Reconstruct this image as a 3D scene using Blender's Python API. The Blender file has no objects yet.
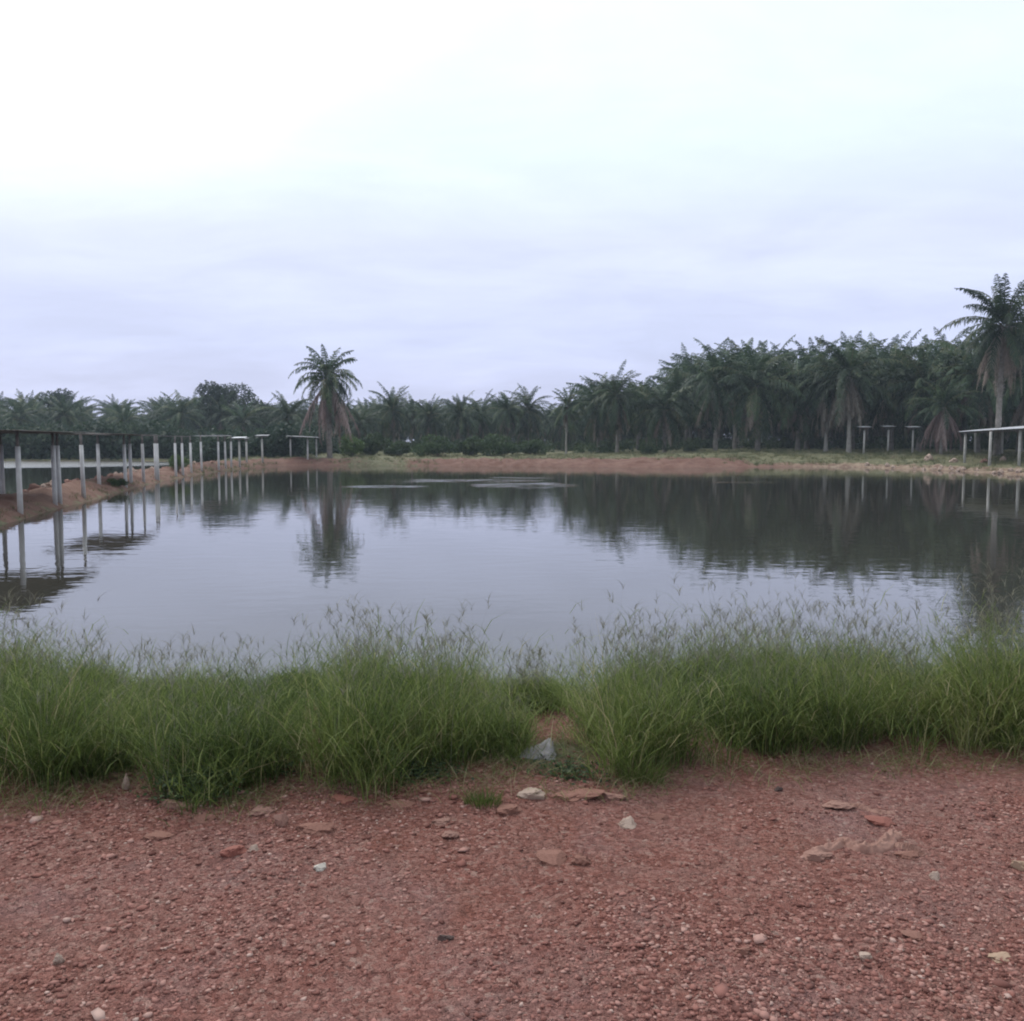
import bpy, bmesh, math, random
import numpy as np
from mathutils import Vector, Matrix, noise
C = bpy.context.scene
COL = C.collection
R = math.radians
F = 900.0; CX = 512.0; CY = 510.5; HOR = 440.0; CAMZ = 2.3
PITCH = math.atan((CY-HOR)/F)

# ---------------------------------------------------------------- camera, sky, sun, exposure
cd = bpy.data.cameras.new('camera'); cam = bpy.data.objects.new('camera', cd); COL.objects.link(cam)
cd.sensor_width = 36; cd.lens = 36*F/1024; cd.clip_start = 0.05; cd.clip_end = 3000
cam.location = (0, 0, CAMZ); cam.rotation_euler = (math.pi/2-PITCH, 0, 0)
C.camera = cam
SUN_EL, SUN_AZ = R(48), R(-38)      # azimuth from +y, negative = to the left
sdir = Vector((math.cos(SUN_EL)*math.sin(SUN_AZ), math.cos(SUN_EL)*math.cos(SUN_AZ), math.sin(SUN_EL)))
w = bpy.data.worlds.new("World"); C.world = w; w.use_nodes = True
nt = w.node_tree; N = nt.nodes; L = nt.links
for n in list(N): N.remove(n)
def nn(t, tree=None, **kw):
    n = (tree or nt).nodes.new(t)
    for k, v in kw.items(): setattr(n, k, v)
    return n
out = nn('ShaderNodeOutputWorld'); bg = nn('ShaderNodeBackground'); bg.inputs[1].default_value = 0.1
sky = nn('ShaderNodeTexSky', sky_type='NISHITA'); sky.sun_disc = False; sky.sun_elevation = SUN_EL; sky.sun_rotation = SUN_AZ
sky.air_density = 1.5; sky.dust_density = 3
tc = nn('ShaderNodeTexCoord'); sep = nn('ShaderNodeSeparateXYZ'); L.new(tc.outputs['Generated'], sep.inputs[0])
grad = nn('ShaderNodeValToRGB'); cr = grad.color_ramp
cr.elements[0].position = 0.0; cr.elements[0].color = (.62,.645,.88,1)
cr.elements[1].position = 1.0; cr.elements[1].color = (.92,.96,1.0,1)
for p, c in ((.10,(.62,.68,.94)), (.21,(.70,.76,.985)), (.30,(.80,.91,1.04)), (.46,(.93,.995,1.06))):
    e = cr.elements.new(p); e.color = (*c, 1)
L.new(sep.outputs['Z'], grad.inputs[0])
# cloud layer: direction projected on a flat layer overhead
zz = nn('ShaderNodeMath', operation='MAXIMUM'); L.new(sep.outputs['Z'], zz.inputs[0]); zz.inputs[1].default_value = 0
za = nn('ShaderNodeMath', operation='ADD'); L.new(zz.outputs[0], za.inputs[0]); za.inputs[1].default_value = 0.12
dv = nn('ShaderNodeVectorMath', operation='DIVIDE'); L.new(tc.outputs['Generated'], dv.inputs[0])
cmb = nn('ShaderNodeCombineXYZ')
for i in range(3): L.new(za.outputs[0], cmb.inputs[i])
L.new(cmb.outputs[0], dv.inputs[1])
mp = nn('ShaderNodeMapping'); mp.inputs['Scale'].default_value = (1, 1, 0.3); mp.inputs['Location'].default_value = (3.1, 1.7, 0)
L.new(dv.outputs[0], mp.inputs[0])
cn = nn('ShaderNodeTexNoise'); cn.inputs['Scale'].default_value = 1.15; cn.inputs['Detail'].default_value = 7; cn.inputs['Roughness'].default_value = .52; cn.inputs['Distortion'].default_value = .5
L.new(mp.outputs[0], cn.inputs['Vector'])
cmr = nn('ShaderNodeMapRange'); cmr.inputs['From Min'].default_value = .38; cmr.inputs['From Max'].default_value = .68
cmr.inputs['To Min'].default_value = .975; cmr.inputs['To Max'].default_value = 1.11; L.new(cn.outputs[0], cmr.inputs[0])
# brighter cloud round the hidden sun
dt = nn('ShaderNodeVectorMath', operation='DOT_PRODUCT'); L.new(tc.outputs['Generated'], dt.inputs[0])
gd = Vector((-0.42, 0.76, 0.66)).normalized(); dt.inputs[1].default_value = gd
gl = nn('ShaderNodeMapRange'); gl.interpolation_type = 'SMOOTHSTEP'
gl.inputs['From Min'].default_value = .885; gl.inputs['From Max'].default_value = .98
gl.inputs['To Min'].default_value = 1.0; gl.inputs['To Max'].default_value = 1.45; L.new(dt.outputs['Value'], gl.inputs[0])
mp3 = nn('ShaderNodeMapping'); mp3.inputs['Scale'].default_value = (.8, 1.5, .3); mp3.inputs['Location'].default_value = (7.7, 2.2, 0); L.new(dv.outputs[0], mp3.inputs[0])
cn2 = nn('ShaderNodeTexNoise'); cn2.inputs['Scale'].default_value = 1.9; cn2.inputs['Detail'].default_value = 9; cn2.inputs['Roughness'].default_value = .6; cn2.inputs['Distortion'].default_value = .5
L.new(mp3.outputs[0], cn2.inputs['Vector'])
cr2 = nn('ShaderNodeMapRange'); cr2.inputs['From Min'].default_value = .35; cr2.inputs['From Max'].default_value = .7; cr2.inputs['To Min'].default_value = .975; cr2.inputs['To Max'].default_value = 1.045; L.new(cn2.outputs[0], cr2.inputs[0])
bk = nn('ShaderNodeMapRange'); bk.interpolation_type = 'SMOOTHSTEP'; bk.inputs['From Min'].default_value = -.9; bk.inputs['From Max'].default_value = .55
bk.inputs['To Min'].default_value = .5; bk.inputs['To Max'].default_value = 1.0; L.new(dt.outputs['Value'], bk.inputs[0])   # added dimming of the unseen sky behind the viewer, for a backlit look
m0 = nn('ShaderNodeMath', operation='MULTIPLY'); L.new(cmr.outputs[0], m0.inputs[0]); L.new(cr2.outputs[0], m0.inputs[1])
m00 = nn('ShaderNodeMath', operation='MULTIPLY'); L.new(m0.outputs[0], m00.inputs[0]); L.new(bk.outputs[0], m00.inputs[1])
m1 = nn('ShaderNodeMath', operation='MULTIPLY'); L.new(m00.outputs[0], m1.inputs[0]); L.new(gl.outputs[0], m1.inputs[1])
m2 = nn('ShaderNodeMath', operation='MULTIPLY'); L.new(m1.outputs[0], m2.inputs[0]); m2.inputs[1].default_value = 10.0
sc = nn('ShaderNodeVectorMath', operation='SCALE'); L.new(grad.outputs[0], sc.inputs[0]); L.new(m2.outputs[0], sc.inputs['Scale'])
mx = nn('ShaderNodeMix', data_type='RGBA'); mx.inputs['Factor'].default_value = 0.06
L.new(sc.outputs[0], mx.inputs[6]); L.new(sky.outputs[0], mx.inputs[7])
L.new(mx.outputs[2], bg.inputs[0]); L.new(bg.outputs[0], out.inputs[0])

sl = bpy.data.lights.new('sun', 'SUN'); sl.energy = 1.4; sl.angle = R(22); sl.color = (1, .95, .88)
so = bpy.data.objects.new('sun', sl); COL.objects.link(so); so.rotation_euler = (-sdir).to_track_quat('-Z', 'Y').to_euler()
vs = C.view_settings; vs.view_transform = 'Standard'; vs.look = 'None'; vs.gamma = 1; vs.exposure = 0.16; vs.use_curve_mapping = False
try: C.cycles.filter_width = 2.0
except Exception: pass

# ---------------------------------------------------------------- helpers
def ray(px, py):
    u = (px-CX)/F; v = (CY-py)/F
    c, s = math.cos(PITCH), math.sin(PITCH)
    return Vector((u, c+v*s, -s+v*c))
def on_z(px, py, z):                     # the point of the horizontal level z seen at this spot of the photo
    r = ray(px, py); return Vector((0,0,CAMZ)) + r*((z-CAMZ)/r.z)
def X(px, d): return (px-CX)/F*d         # world x for a picture column at distance d
def Ztop(py, d): r = ray(CX, py); return CAMZ + r.z/r.y*d

def tag(o, label=None, cat=None, group=None, kind=None):
    if label: o['label'] = label
    if cat: o['category'] = cat
    if group: o['group'] = group
    if kind: o['kind'] = kind
    return o
def empty(name, loc, rz=0.0):
    o = bpy.data.objects.new(name, None); COL.objects.link(o); o.location = loc; o.rotation_euler = (0,0,rz)
    o.empty_display_size = .1; return o
def link(name, me, parent=None, loc=None):
    o = bpy.data.objects.new(name, me); COL.objects.link(o)
    if parent: o.parent = parent
    if loc is not None: o.location = loc
    return o
def tri_mesh(name, V, T, mat, tint=None, smooth=False):
    me = bpy.data.meshes.new(name)
    V = np.ascontiguousarray(V, dtype=np.float32); T = np.ascontiguousarray(T, dtype=np.int32)
    k = T.shape[1]
    me.vertices.add(len(V)); me.vertices.foreach_set('co', V.ravel())
    me.loops.add(T.size); me.loops.foreach_set('vertex_index', T.ravel())
    me.polygons.add(len(T)); me.polygons.foreach_set('loop_start', np.arange(0, T.size, k, dtype=np.int32))
    if smooth: me.polygons.foreach_set('use_smooth', np.ones(len(T), dtype=bool))
    if tint is not None:
        a = me.attributes.new('tint', 'FLOAT', 'POINT'); a.data.foreach_set('value', np.ascontiguousarray(tint, dtype=np.float32))
    me.update(calc_edges=True); me.validate()
    if mat: me.materials.append(mat)
    return me
class MB:
    """collects simple solids into one mesh"""
    def __init__(s): s.v = []; s.f = []
    def box(s, c, size, rz=0.0, tilt=0.0):
        b = len(s.v); cz, sz = math.cos(rz), math.sin(rz)
        for dz in (-.5,.5):
            for dx, dy in ((-.5,-.5),(.5,-.5),(.5,.5),(-.5,.5)):
                x, y = dx*size[0], dy*size[1]
                s.v.append((c[0]+x*cz-y*sz, c[1]+x*sz+y*cz, c[2]+dz*size[2]+x*tilt))
        s.f += [tuple(b+i for i in q) for q in ((3,2,1,0),(4,5,6,7),(0,1,5,4),(1,2,6,5),(2,3,7,6),(3,0,4,7))]
    def tube(s, pts, rad, n=10, jit=0.0, cap=True, rnd=random):
        b = len(s.v); m = len(pts)
        for i, (p, r) in enumerate(zip(pts, rad)):
            p = Vector(p); d = Vector(pts[min(i+1,m-1)]) - Vector(pts[max(i-1,0)]); d.normalize()
            a = d.orthogonal().normalized() if abs(d.z) < .9 else Vector((1,0,0)); a = (a-d*a.dot(d)).normalized(); c = d.cross(a)
            for k in range(n):
                t = 2*math.pi*k/n; rr = r*(1+rnd.uniform(-jit, jit)); s.v.append(tuple(p+a*math.cos(t)*rr+c*math.sin(t)*rr))
        for i in range(m-1):
            for k in range(n):
                k2 = (k+1) % n; s.f.append((b+i*n+k, b+i*n+k2, b+(i+1)*n+k2, b+(i+1)*n+k))
        if cap:
            s.f.append(tuple(b+k for k in range(n))[::-1]); s.f.append(tuple(b+(m-1)*n+k for k in range(n)))
    def mesh(s, name, mat, smooth=False):
        me = bpy.data.meshes.new(name); me.from_pydata(s.v, [], s.f); me.update()
        if smooth: me.polygons.foreach_set('use_smooth', [True]*len(me.polygons))
        me.materials.append(mat); return me

# ---------------------------------------------------------------- materials
def mat(name):
    m = bpy.data.materials.new(name); m.use_nodes = True; t = m.node_tree
    for n in list(t.nodes): t.nodes.remove(n)
    o = t.nodes.new('ShaderNodeOutputMaterial'); p = t.nodes.new('ShaderNodeBsdfPrincipled'); t.links.new(p.outputs[0], o.inputs[0])
    return m, t, p, o
def ramp(t, src, stops):
    r = t.nodes.new('ShaderNodeValToRGB'); e = r.color_ramp.elements
    e[0].position, e[0].color = stops[0][0], (*stops[0][1],1); e[1].position, e[1].color = stops[-1][0], (*stops[-1][1],1)
    for p, c in stops[1:-1]: q = e.new(p); q.color = (*c,1)
    t.links.new(src, r.inputs[0]); return r.outputs[0]
def noise_tex(t, scale, detail=4, rough=.55, vec=None, dist=0):
    n = t.nodes.new('ShaderNodeTexNoise'); n.inputs['Scale'].default_value = scale; n.inputs['Detail'].default_value = detail
    n.inputs['Roughness'].default_value = rough; n.inputs['Distortion'].default_value = dist
    if vec is not None: t.links.new(vec, n.inputs['Vector'])
    return n.outputs[0]
def geo(t): return t.nodes.new('ShaderNodeNewGeometry').outputs['Position']
def objc(t): return t.nodes.new('ShaderNodeTexCoord').outputs['Object']
def mixc(t, f, a, b, mode='MIX'):
    m = t.nodes.new('ShaderNodeMix'); m.data_type = 'RGBA'; m.blend_type = mode
    for i, s in ((0,f),(6,a),(7,b)):
        if hasattr(s, 'is_linked') or isinstance(s, bpy.types.NodeSocket): t.links.new(s, m.inputs[i])
        else: m.inputs[i].default_value = s if not isinstance(s, tuple) else (*s,1)
    return m.outputs[2]
def bump(t, p, h, strength, dist, prev=None):
    b = t.nodes.new('ShaderNodeBump'); b.inputs['Strength'].default_value = strength; b.inputs['Distance'].default_value = dist
    t.links.new(h, b.inputs['Height'])
    if prev is not None: t.links.new(prev, b.inputs['Normal'])
    if p is not None: t.links.new(b.outputs[0], p.inputs['Normal'])
    return b.outputs[0]
def mth(t, op, a, b=None, clamp=False):
    m = t.nodes.new('ShaderNodeMath'); m.operation = op; m.use_clamp = clamp
    for i, s in enumerate((a, b)):
        if s is None: continue
        if isinstance(s, bpy.types.NodeSocket): t.links.new(s, m.inputs[i])
        else: m.inputs[i].default_value = s
    return m.outputs[0]
def attr(t, name, out='Fac'):
    a = t.nodes.new('ShaderNodeAttribute'); a.attribute_name = name; return a.outputs[out]
def leaf_mat(name, stops, trans=.35, rough=.6):
    m, t, p, o = mat(name)
    oi = t.nodes.new('ShaderNodeObjectInfo')
    c = ramp(t, attr(t, 'tint'), stops)
    v = t.nodes.new('ShaderNodeMapRange'); v.inputs['To Min'].default_value = .8; v.inputs['To Max'].default_value = 1.2
    t.links.new(oi.outputs['Random'], v.inputs[0])
    h = t.nodes.new('ShaderNodeHueSaturation'); t.links.new(v.outputs[0], h.inputs['Value']); t.links.new(c, h.inputs['Color'])
    t.links.new(h.outputs[0], p.inputs['Base Color']); p.inputs['Roughness'].default_value = rough
    p.inputs['Specular IOR Level'].default_value = .3
    tr = t.nodes.new('ShaderNodeBsdfTranslucent'); t.links.new(h.outputs[0], tr.inputs[0])
    ms = t.nodes.new('ShaderNodeMixShader'); ms.inputs[0].default_value = trans
    t.links.new(p.outputs[0], ms.inputs[1]); t.links.new(tr.outputs[0], ms.inputs[2]); t.links.new(ms.outputs[0], o.inputs[0])
    return m
M = {}
M['palm'] = leaf_mat('palm_leaf', [(0,(.022,.045,.026)),(.5,(.045,.085,.043)),(.85,(.095,.145,.068)),(1,(.18,.18,.10))], .3, .5)
M['dead'] = leaf_mat('dead_frond', [(0,(.13,.10,.085)),(.5,(.23,.185,.155)),(1,(.34,.29,.25))], .2, .8)
M['dead_pale'] = leaf_mat('pale_dead_frond', [(0,(.17,.145,.125)),(.5,(.30,.26,.22)),(1,(.42,.38,.33))], .2, .8)
M['dead_pink'] = leaf_mat('pinkish_dead_frond', [(0,(.15,.10,.095)),(.5,(.24,.17,.16)),(1,(.36,.29,.27))], .2, .8)
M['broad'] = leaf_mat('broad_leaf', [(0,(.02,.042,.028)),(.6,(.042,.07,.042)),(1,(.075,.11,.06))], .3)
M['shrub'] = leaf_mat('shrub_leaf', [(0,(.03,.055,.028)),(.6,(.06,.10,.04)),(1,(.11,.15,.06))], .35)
M['shrub_bright'] = leaf_mat('fresh_shrub_leaf', [(0,(.05,.09,.03)),(.6,(.09,.15,.045)),(1,(.15,.21,.08))], .4)
M['grass'] = leaf_mat('grass_blade', [(0,(.035,.06,.018)),(.4,(.105,.155,.04)),(.75,(.23,.285,.085)),(.93,(.36,.36,.18)),(1,(.42,.34,.22))], .42)
M['seed'] = leaf_mat('grass_seed_head', [(0,(.13,.125,.11)),(.6,(.19,.195,.14)),(1,(.30,.29,.22))], .3)
M['bankgrass'] = leaf_mat('bank_grass', [(0,(.075,.095,.045)),(.5,(.14,.155,.075)),(1,(.30,.28,.17))], .3)

def simple(name, c1, c2, scale, rough=.8, bs=.3, bd=.01, detail=5):
    m, t, p, o = mat(name); v = objc(t)
    n = noise_tex(t, scale, detail, .6, v); t.links.new(ramp(t, n, [(.3,c1),(.7,c2)]), p.inputs['Base Color'])
    p.inputs['Roughness'].default_value = rough; bump(t, p, noise_tex(t, scale*3, 4, .6, v), bs, bd); return m
M['trunk'] = simple('palm_trunk', (.13,.115,.10), (.27,.25,.23), 3, .9, .8, .06)
M['trunk_pale'] = simple('pale_palm_trunk', (.26,.24,.22), (.42,.40,.37), 3, .9, .8, .05)
M['stem'] = simple('branch_bark', (.07,.055,.045), (.15,.12,.10), 4, .9)
M['pvc'] = simple('weathered_white_pipe', (.48,.47,.475), (.74,.73,.73), 2.2, .55, .1, .005)
M['conc'] = simple('weathered_concrete_post', (.36,.35,.33), (.56,.55,.52), 3, .85, .3, .01)
M['wood'] = simple('dark_weathered_timber', (.13,.11,.105), (.25,.22,.21), 5, .85, .4, .01)
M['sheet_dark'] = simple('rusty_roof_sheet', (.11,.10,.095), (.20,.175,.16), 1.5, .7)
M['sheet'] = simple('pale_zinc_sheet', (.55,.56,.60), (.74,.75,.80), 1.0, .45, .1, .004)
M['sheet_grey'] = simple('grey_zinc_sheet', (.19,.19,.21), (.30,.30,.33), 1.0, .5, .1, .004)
M['rock_pale'] = simple('pale_stone', (.34,.24,.19), (.50,.39,.325), 25, .8, .4, .004)
M['rock_white'] = simple('white_chip', (.42,.38,.33), (.60,.56,.50), 25, .7, .3, .003)
M['rock_tan'] = simple('tan_stone', (.33,.22,.15), (.48,.34,.24), 25, .8, .4, .004)
M['rock_brown'] = simple('brown_laterite_stone', (.19,.085,.062), (.33,.165,.125), 20, .85, .5, .006)
M['rock_red'] = simple('red_laterite_stone', (.24,.085,.065), (.33,.13,.10), 20, .85, .5, .006)
M['rock_dark'] = simple('dark_stone', (.05,.03,.028), (.10,.06,.05), 25, .7, .4, .004)
M['clay'] = simple('dried_clay', (.23,.115,.09), (.38,.225,.18), 16, .9, .5, .006)
M['rag'] = simple('dirty_white_cloth', (.22,.21,.215), (.38,.37,.385), 9, .75, .4, .01)

# ground -----------------------------------------------------------------
m, t, p, o = mat('red_laterite_ground'); M['ground'] = m
v = geo(t)
big = noise_tex(t, .9, 5, .6, v, .4); mid = noise_tex(t, 7, 5, .65, v); fine = noise_tex(t, 70, 4, .7, v)
def voro(scale, vec, feature='F1', out='Distance'):
    n = t.nodes.new('ShaderNodeTexVoronoi'); n.inputs['Scale'].default_value = scale; n.feature = feature; t.links.new(vec, n.inputs['Vector']); return n
warp = t.nodes.new('ShaderNodeMix'); warp.data_type = 'VECTOR'; warp.inputs[0].default_value = .025
nz = t.nodes.new('ShaderNodeTexNoise'); nz.inputs['Scale'].default_value = 25; t.links.new(v, nz.inputs['Vector'])
t.links.new(v, warp.inputs[4]); t.links.new(nz.outputs['Color'], warp.inputs[5])
wv = warp.outputs[1]
v1 = voro(62, wv); v2 = voro(120, wv); v3 = voro(30, wv)
c = ramp(t, big, [(.30,(.25,.085,.063)),(.5,(.30,.122,.096)),(.60,(.32,.15,.128)),(.72,(.28,.16,.155))])
cell = t.nodes.new('ShaderNodeSeparateColor'); t.links.new(v1.outputs['Color'], cell.inputs[0])
cellc = ramp(t, cell.outputs[0], [(0,(.11,.036,.028)),(.35,(.28,.11,.086)),(.7,(.40,.20,.165)),(.95,(.48,.30,.25)),(1,(.54,.40,.34))])
c = mixc(t, .55, c, cellc)
c = mixc(t, mth(t, 'MULTIPLY', ramp(t, noise_tex(t, 1.7, 6, .65, v, .6), [(.48,(0,0,0)),(.66,(1,1,1))]), .35), c, (.30,.20,.20))
c = mixc(t, mth(t, 'MULTIPLY', ramp(t, noise_tex(t, 2.6, 6, .7, v, .3), [(.55,(0,0,0)),(.72,(1,1,1))]), .5), c, (.25,.095,.065))
c = mixc(t, mth(t, 'MULTIPLY', ramp(t, mid, [(.45,(0,0,0)),(.7,(1,1,1))]), .45), c, (.30,.175,.145))
c = mixc(t, mth(t, 'MULTIPLY', ramp(t, fine, [(.50,(0,0,0)),(.72,(1,1,1))]), .4), c, (.13,.058,.048))
cov = t.nodes.new('ShaderNodeSeparateColor'); t.links.new(attr(t, 'cover', 'Color'), cov.inputs[0])
gn = noise_tex(t, 1.6, 6, .7, v)
gmask = ramp(t, mth(t, 'ADD', cov.outputs[0], mth(t, 'SUBTRACT', gn, .5)), [(.40,(0,0,0)),(.58,(1,1,1))])
gcol = ramp(t, noise_tex(t, 4, 5, .7, v), [(.3,(.08,.09,.045)),(.5,(.15,.15,.085)),(.7,(.27,.235,.155))])
far = mixc(t, ramp(t, noise_tex(t, 1.1, 6, .7, v), [(.4,(0,0,0)),(.65,(1,1,1))]), (.155,.078,.058), (.225,.135,.105))
c = mixc(t, cov.outputs[2], c, far)
pale = mixc(t, ramp(t, noise_tex(t, 2.5, 6, .7, v), [(.42,(0,0,0)),(.6,(1,1,1))]), (.20,.13,.095), (.38,.31,.23))
c = mixc(t, cov.outputs[1], c, pale)
c = mixc(t, gmask, c, gcol)
t.links.new(c, p.inputs['Base Color']); p.inputs['Roughness'].default_value = .9; p.inputs['Specular IOR Level'].default_value = .25
nearf = mth(t, 'SUBTRACT', 1.0, cov.outputs[2])
h1 = mth(t, 'SUBTRACT', 1.0, v1.outputs['Distance']); h2 = mth(t, 'SUBTRACT', 1.0, v2.outputs['Distance']); h3 = mth(t, 'SUBTRACT', 1.0, v3.outputs['Distance'])
hh = mth(t, 'ADD', mth(t, 'MULTIPLY', h1, .9), mth(t, 'ADD', mth(t, 'MULTIPLY', h2, .45), mth(t, 'ADD', mth(t, 'MULTIPLY', h3, .6), mth(t, 'MULTIPLY', fine, 1.2))))
b1 = bump(t, None, mth(t, 'MULTIPLY', hh, nearf), .95, .018)
bump(t, p, noise_tex(t, 2.2, 8, .7, v), .6, .25, b1)

# water ------------------------------------------------------------------
m, t, p, o = mat('pond_water'); M['water'] = m
v = geo(t)
p.inputs['Base Color'].default_value = (.045,.044,.036,1); p.inputs['IOR'].default_value = 1.45
p.inputs['Specular IOR Level'].default_value = .62
sx = t.nodes.new('ShaderNodeSeparateXYZ'); t.links.new(v, sx.inputs[0])
def ellipse(cx, cy, rx, ry):
    a = mth(t, 'DIVIDE', mth(t, 'SUBTRACT', sx.outputs[0], cx), rx); b = mth(t, 'DIVIDE', mth(t, 'SUBTRACT', sx.outputs[1], cy), ry)
    return mth(t, 'SUBTRACT', 1.0, mth(t, 'ADD', mth(t, 'MULTIPLY', a, a), mth(t, 'MULTIPLY', b, b)), True)
mpn = t.nodes.new('ShaderNodeMapping'); mpn.inputs['Scale'].default_value = (.35, .9, 1); t.links.new(v, mpn.inputs[0])
wn = ramp(t, noise_tex(t, 1.0, 5, .7, mpn.outputs[0]), [(.46,(0,0,0)),(.62,(1,1,1))])
wpatch = ellipse(.6, 46, 3.0, 3.2)
for e in ((-6.3, 44.5, 2.4, 1.4), (12.5, 49, 2.2, 1.0), (-3, 51, 5, 2.5), (21, 15, 9, 5), (.8, 55, 2.5, 1.2)):
    wpatch = mth(t, 'ADD', wpatch, ellipse(*e), True)
wm = mth(t, 'MULTIPLY', mth(t, 'MULTIPLY', wpatch, 1.6, True), mth(t, 'ADD', mth(t, 'MULTIPLY', wn, .75), .03))
wm = mth(t, 'ADD', wm, mth(t, 'MULTIPLY', ellipse(-62, 86, 34, 17), 3.0, True), True)
mp2 = t.nodes.new('ShaderNodeMapping'); mp2.inputs['Scale'].default_value = (.55, 1, 1); t.links.new(v, mp2.inputs[0])
r1 = noise_tex(t, 2.6, 3, .5, mp2.outputs[0], .3); r2 = noise_tex(t, 11, 2, .5, mp2.outputs[0]); r0 = noise_tex(t, .35, 2, .5, mp2.outputs[0])
calm = bump(t, None, mth(t, 'ADD', mth(t, 'MULTIPLY', r1, 1.0), mth(t, 'MULTIPLY', r0, 2.0)), .10, .034)
b = t.nodes.new('ShaderNodeBump'); b.inputs['Distance'].default_value = .05; t.links.new(r2, b.inputs['Height'])
t.links.new(mth(t, 'ADD', mth(t, 'MULTIPLY', wm, .75), .004), b.inputs['Strength']); t.links.new(calm, b.inputs['Normal'])
t.links.new(b.outputs[0], p.inputs['Normal'])
t.links.new(mth(t, 'ADD', mth(t, 'MULTIPLY', wm, .25), .02), p.inputs['Roughness'])

# ---------------------------------------------------------------- terrain
MAIN = np.array([(-12.4,7.4),(-13.2,14),(-13.9,24.3),(-16.5,36),(-19.2,48),(-21.0,60),(-21.8,70),(-21,78),(-19.4,81),(-13,80.5),(-8,80),(-3.6,79),(3,78),(7.5,76.5),(10.5,75),(14.5,74.5),(18.5,76),(24,77),(29,76.5),(31.2,72),(32.6,67),(33.6,60),(36,50),(39,30),(40,7.3),(20,7.0),(8,7.2),(0,6.9),(-6,7.3)])
LEFT = np.array([(-15.2,7.4),(-16.0,14),(-16.5,24.3),(-19.2,36),(-22.0,48),(-23.8,60),(-25,70),(-26.5,80),(-33,96),(-45,99),(-80,101),(-150,104),(-150,7.4)])
def sdf(P, poly):
    x, y = P[:,0], P[:,1]; dmin = np.full(len(x), 1e9); inside = np.zeros(len(x), bool); n = len(poly)
    for i in range(n):
        a = poly[i]; b = poly[(i+1)%n]; e = b-a
        tt = np.clip(((x-a[0])*e[0]+(y-a[1])*e[1])/(e@e), 0, 1)
        dmin = np.minimum(dmin, np.hypot(x-a[0]-tt*e[0], y-a[1]-tt*e[1]))
        c = ((a[1] > y) != (b[1] > y)); xi = a[0]+(y-a[1])*(e[0])/(e[1] if e[1] != 0 else 1e-9); inside ^= (c & (x < xi))
    return np.where(inside, -dmin, dmin)
_rs = np.random.RandomState(5); _tab = _rs.rand(512, 512)
def vn(x, y, s):                       # smooth value noise, -1..1
    x = np.asarray(x)*s+137.3; y = np.asarray(y)*s+91.7; xi = np.floor(x).astype(int); yi = np.floor(y).astype(int); fx = x-xi; fy = y-yi
    fx = fx*fx*(3-2*fx); fy = fy*fy*(3-2*fy); g = lambda a, b: _tab[a % 512, b % 512]
    return 2*((g(xi,yi)*(1-fx)+g(xi+1,yi)*fx)*(1-fy)+(g(xi,yi+1)*(1-fx)+g(xi+1,yi+1)*fx)*fy)-1
def sm(t): t = np.clip(t, 0, 1); return t*t*(3-2*t)
def terrain(x, y, full=False):
    x = np.atleast_1d(np.asarray(x, float)); y = np.atleast_1d(np.asarray(y, float)); P = np.stack([x,y],1)
    s = np.minimum(sdf(P, MAIN), sdf(P, LEFT))
    far = sm((y-9)/6)
    dk = sm((-10-x)/2)*sm((82-y)/4)
    s = s + far*(1-.75*dk)*(.30*vn(x,y,.5)+.16*vn(x,y,1.5))+(1-far)*.1*vn(x,y,1.1)
    near = .8*sm(s/2.0)
    rightness = sm((x-4)/20)
    a = .55+.45*rightness+.006*np.clip(y-80,0,60)+.15*sm((-x-25)/10)
    a = a*(1-.75*sm((-27-x)/3)*sm((y-85)/5)); a = a*(1-dk)+.52*dk; wd = (1.1+rightness*2.8)*(1-dk)+.55*dk
    farh = a*(1-np.exp(-np.maximum(s,0)/wd))
    land = near*(1-far)+farh*far
    land = land + far*np.clip(s,0,1)*(.12*vn(x,y,.9)+.10*vn(x,y,2.3)+.06*vn(x,y,5))
    land = land + dk*far*np.clip(s/.4,0,1)*(.05*vn(x,y,1.7)+.05*vn(x,y,3.3))
    nf = 1-sm((np.abs(y)-7)/4)
    land = land + nf*np.clip(s-1,0,1)*(.016*vn(x,y,1.2)+.009*vn(x,y,4)+.006*vn(x,y,11)+.004*vn(x,y,24))
    h = np.where(s > 0, land, -.9*(1-np.exp(s/1.6)))
    return (h, s) if full else h
def H(x, y): return float(terrain(x, y)[0])

def lines(segs):
    o = [segs[0][0]]
    for a, b, st in segs:
        n = max(1, int(round((b-a)/st))); o += list(a+(b-a)*(np.arange(n)+1)/n)
    return np.array(o)
xp = lines([(0,3.6,.04),(3.6,8,.14),(8,40,.3),(40,70,1.2),(70,160,5),(160,620,40)])
xs = np.concatenate([-xp[:0:-1], xp])
ys = lines([(-30,0,3),(0,2,.2),(2,6.2,.04),(6.2,10,.12),(10,104,.32),(104,170,2),(170,620,30)])
gx, gy = np.meshgrid(xs, ys); nx, ny = len(xs), len(ys)
gz, gs = terrain(gx.ravel(), gy.ravel(), True)
idx = np.arange(nx*ny).reshape(ny, nx)
Q = np.stack([idx[:-1,:-1].ravel(), idx[:-1,1:].ravel(), idx[1:,1:].ravel(), idx[1:,:-1].ravel()], 1)
me = tri_mesh('ground', np.stack([gx.ravel(), gy.ravel(), gz],1), Q, M['ground'], smooth=True)
x_, y_ = gx.ravel(), gy.ravel()
farm = sm((y_-8)/5)
gc = np.zeros(len(x_))
gc = np.maximum(gc, (x_<-23)*(y_>76)*sm(gs/.15)*1.0)
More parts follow.
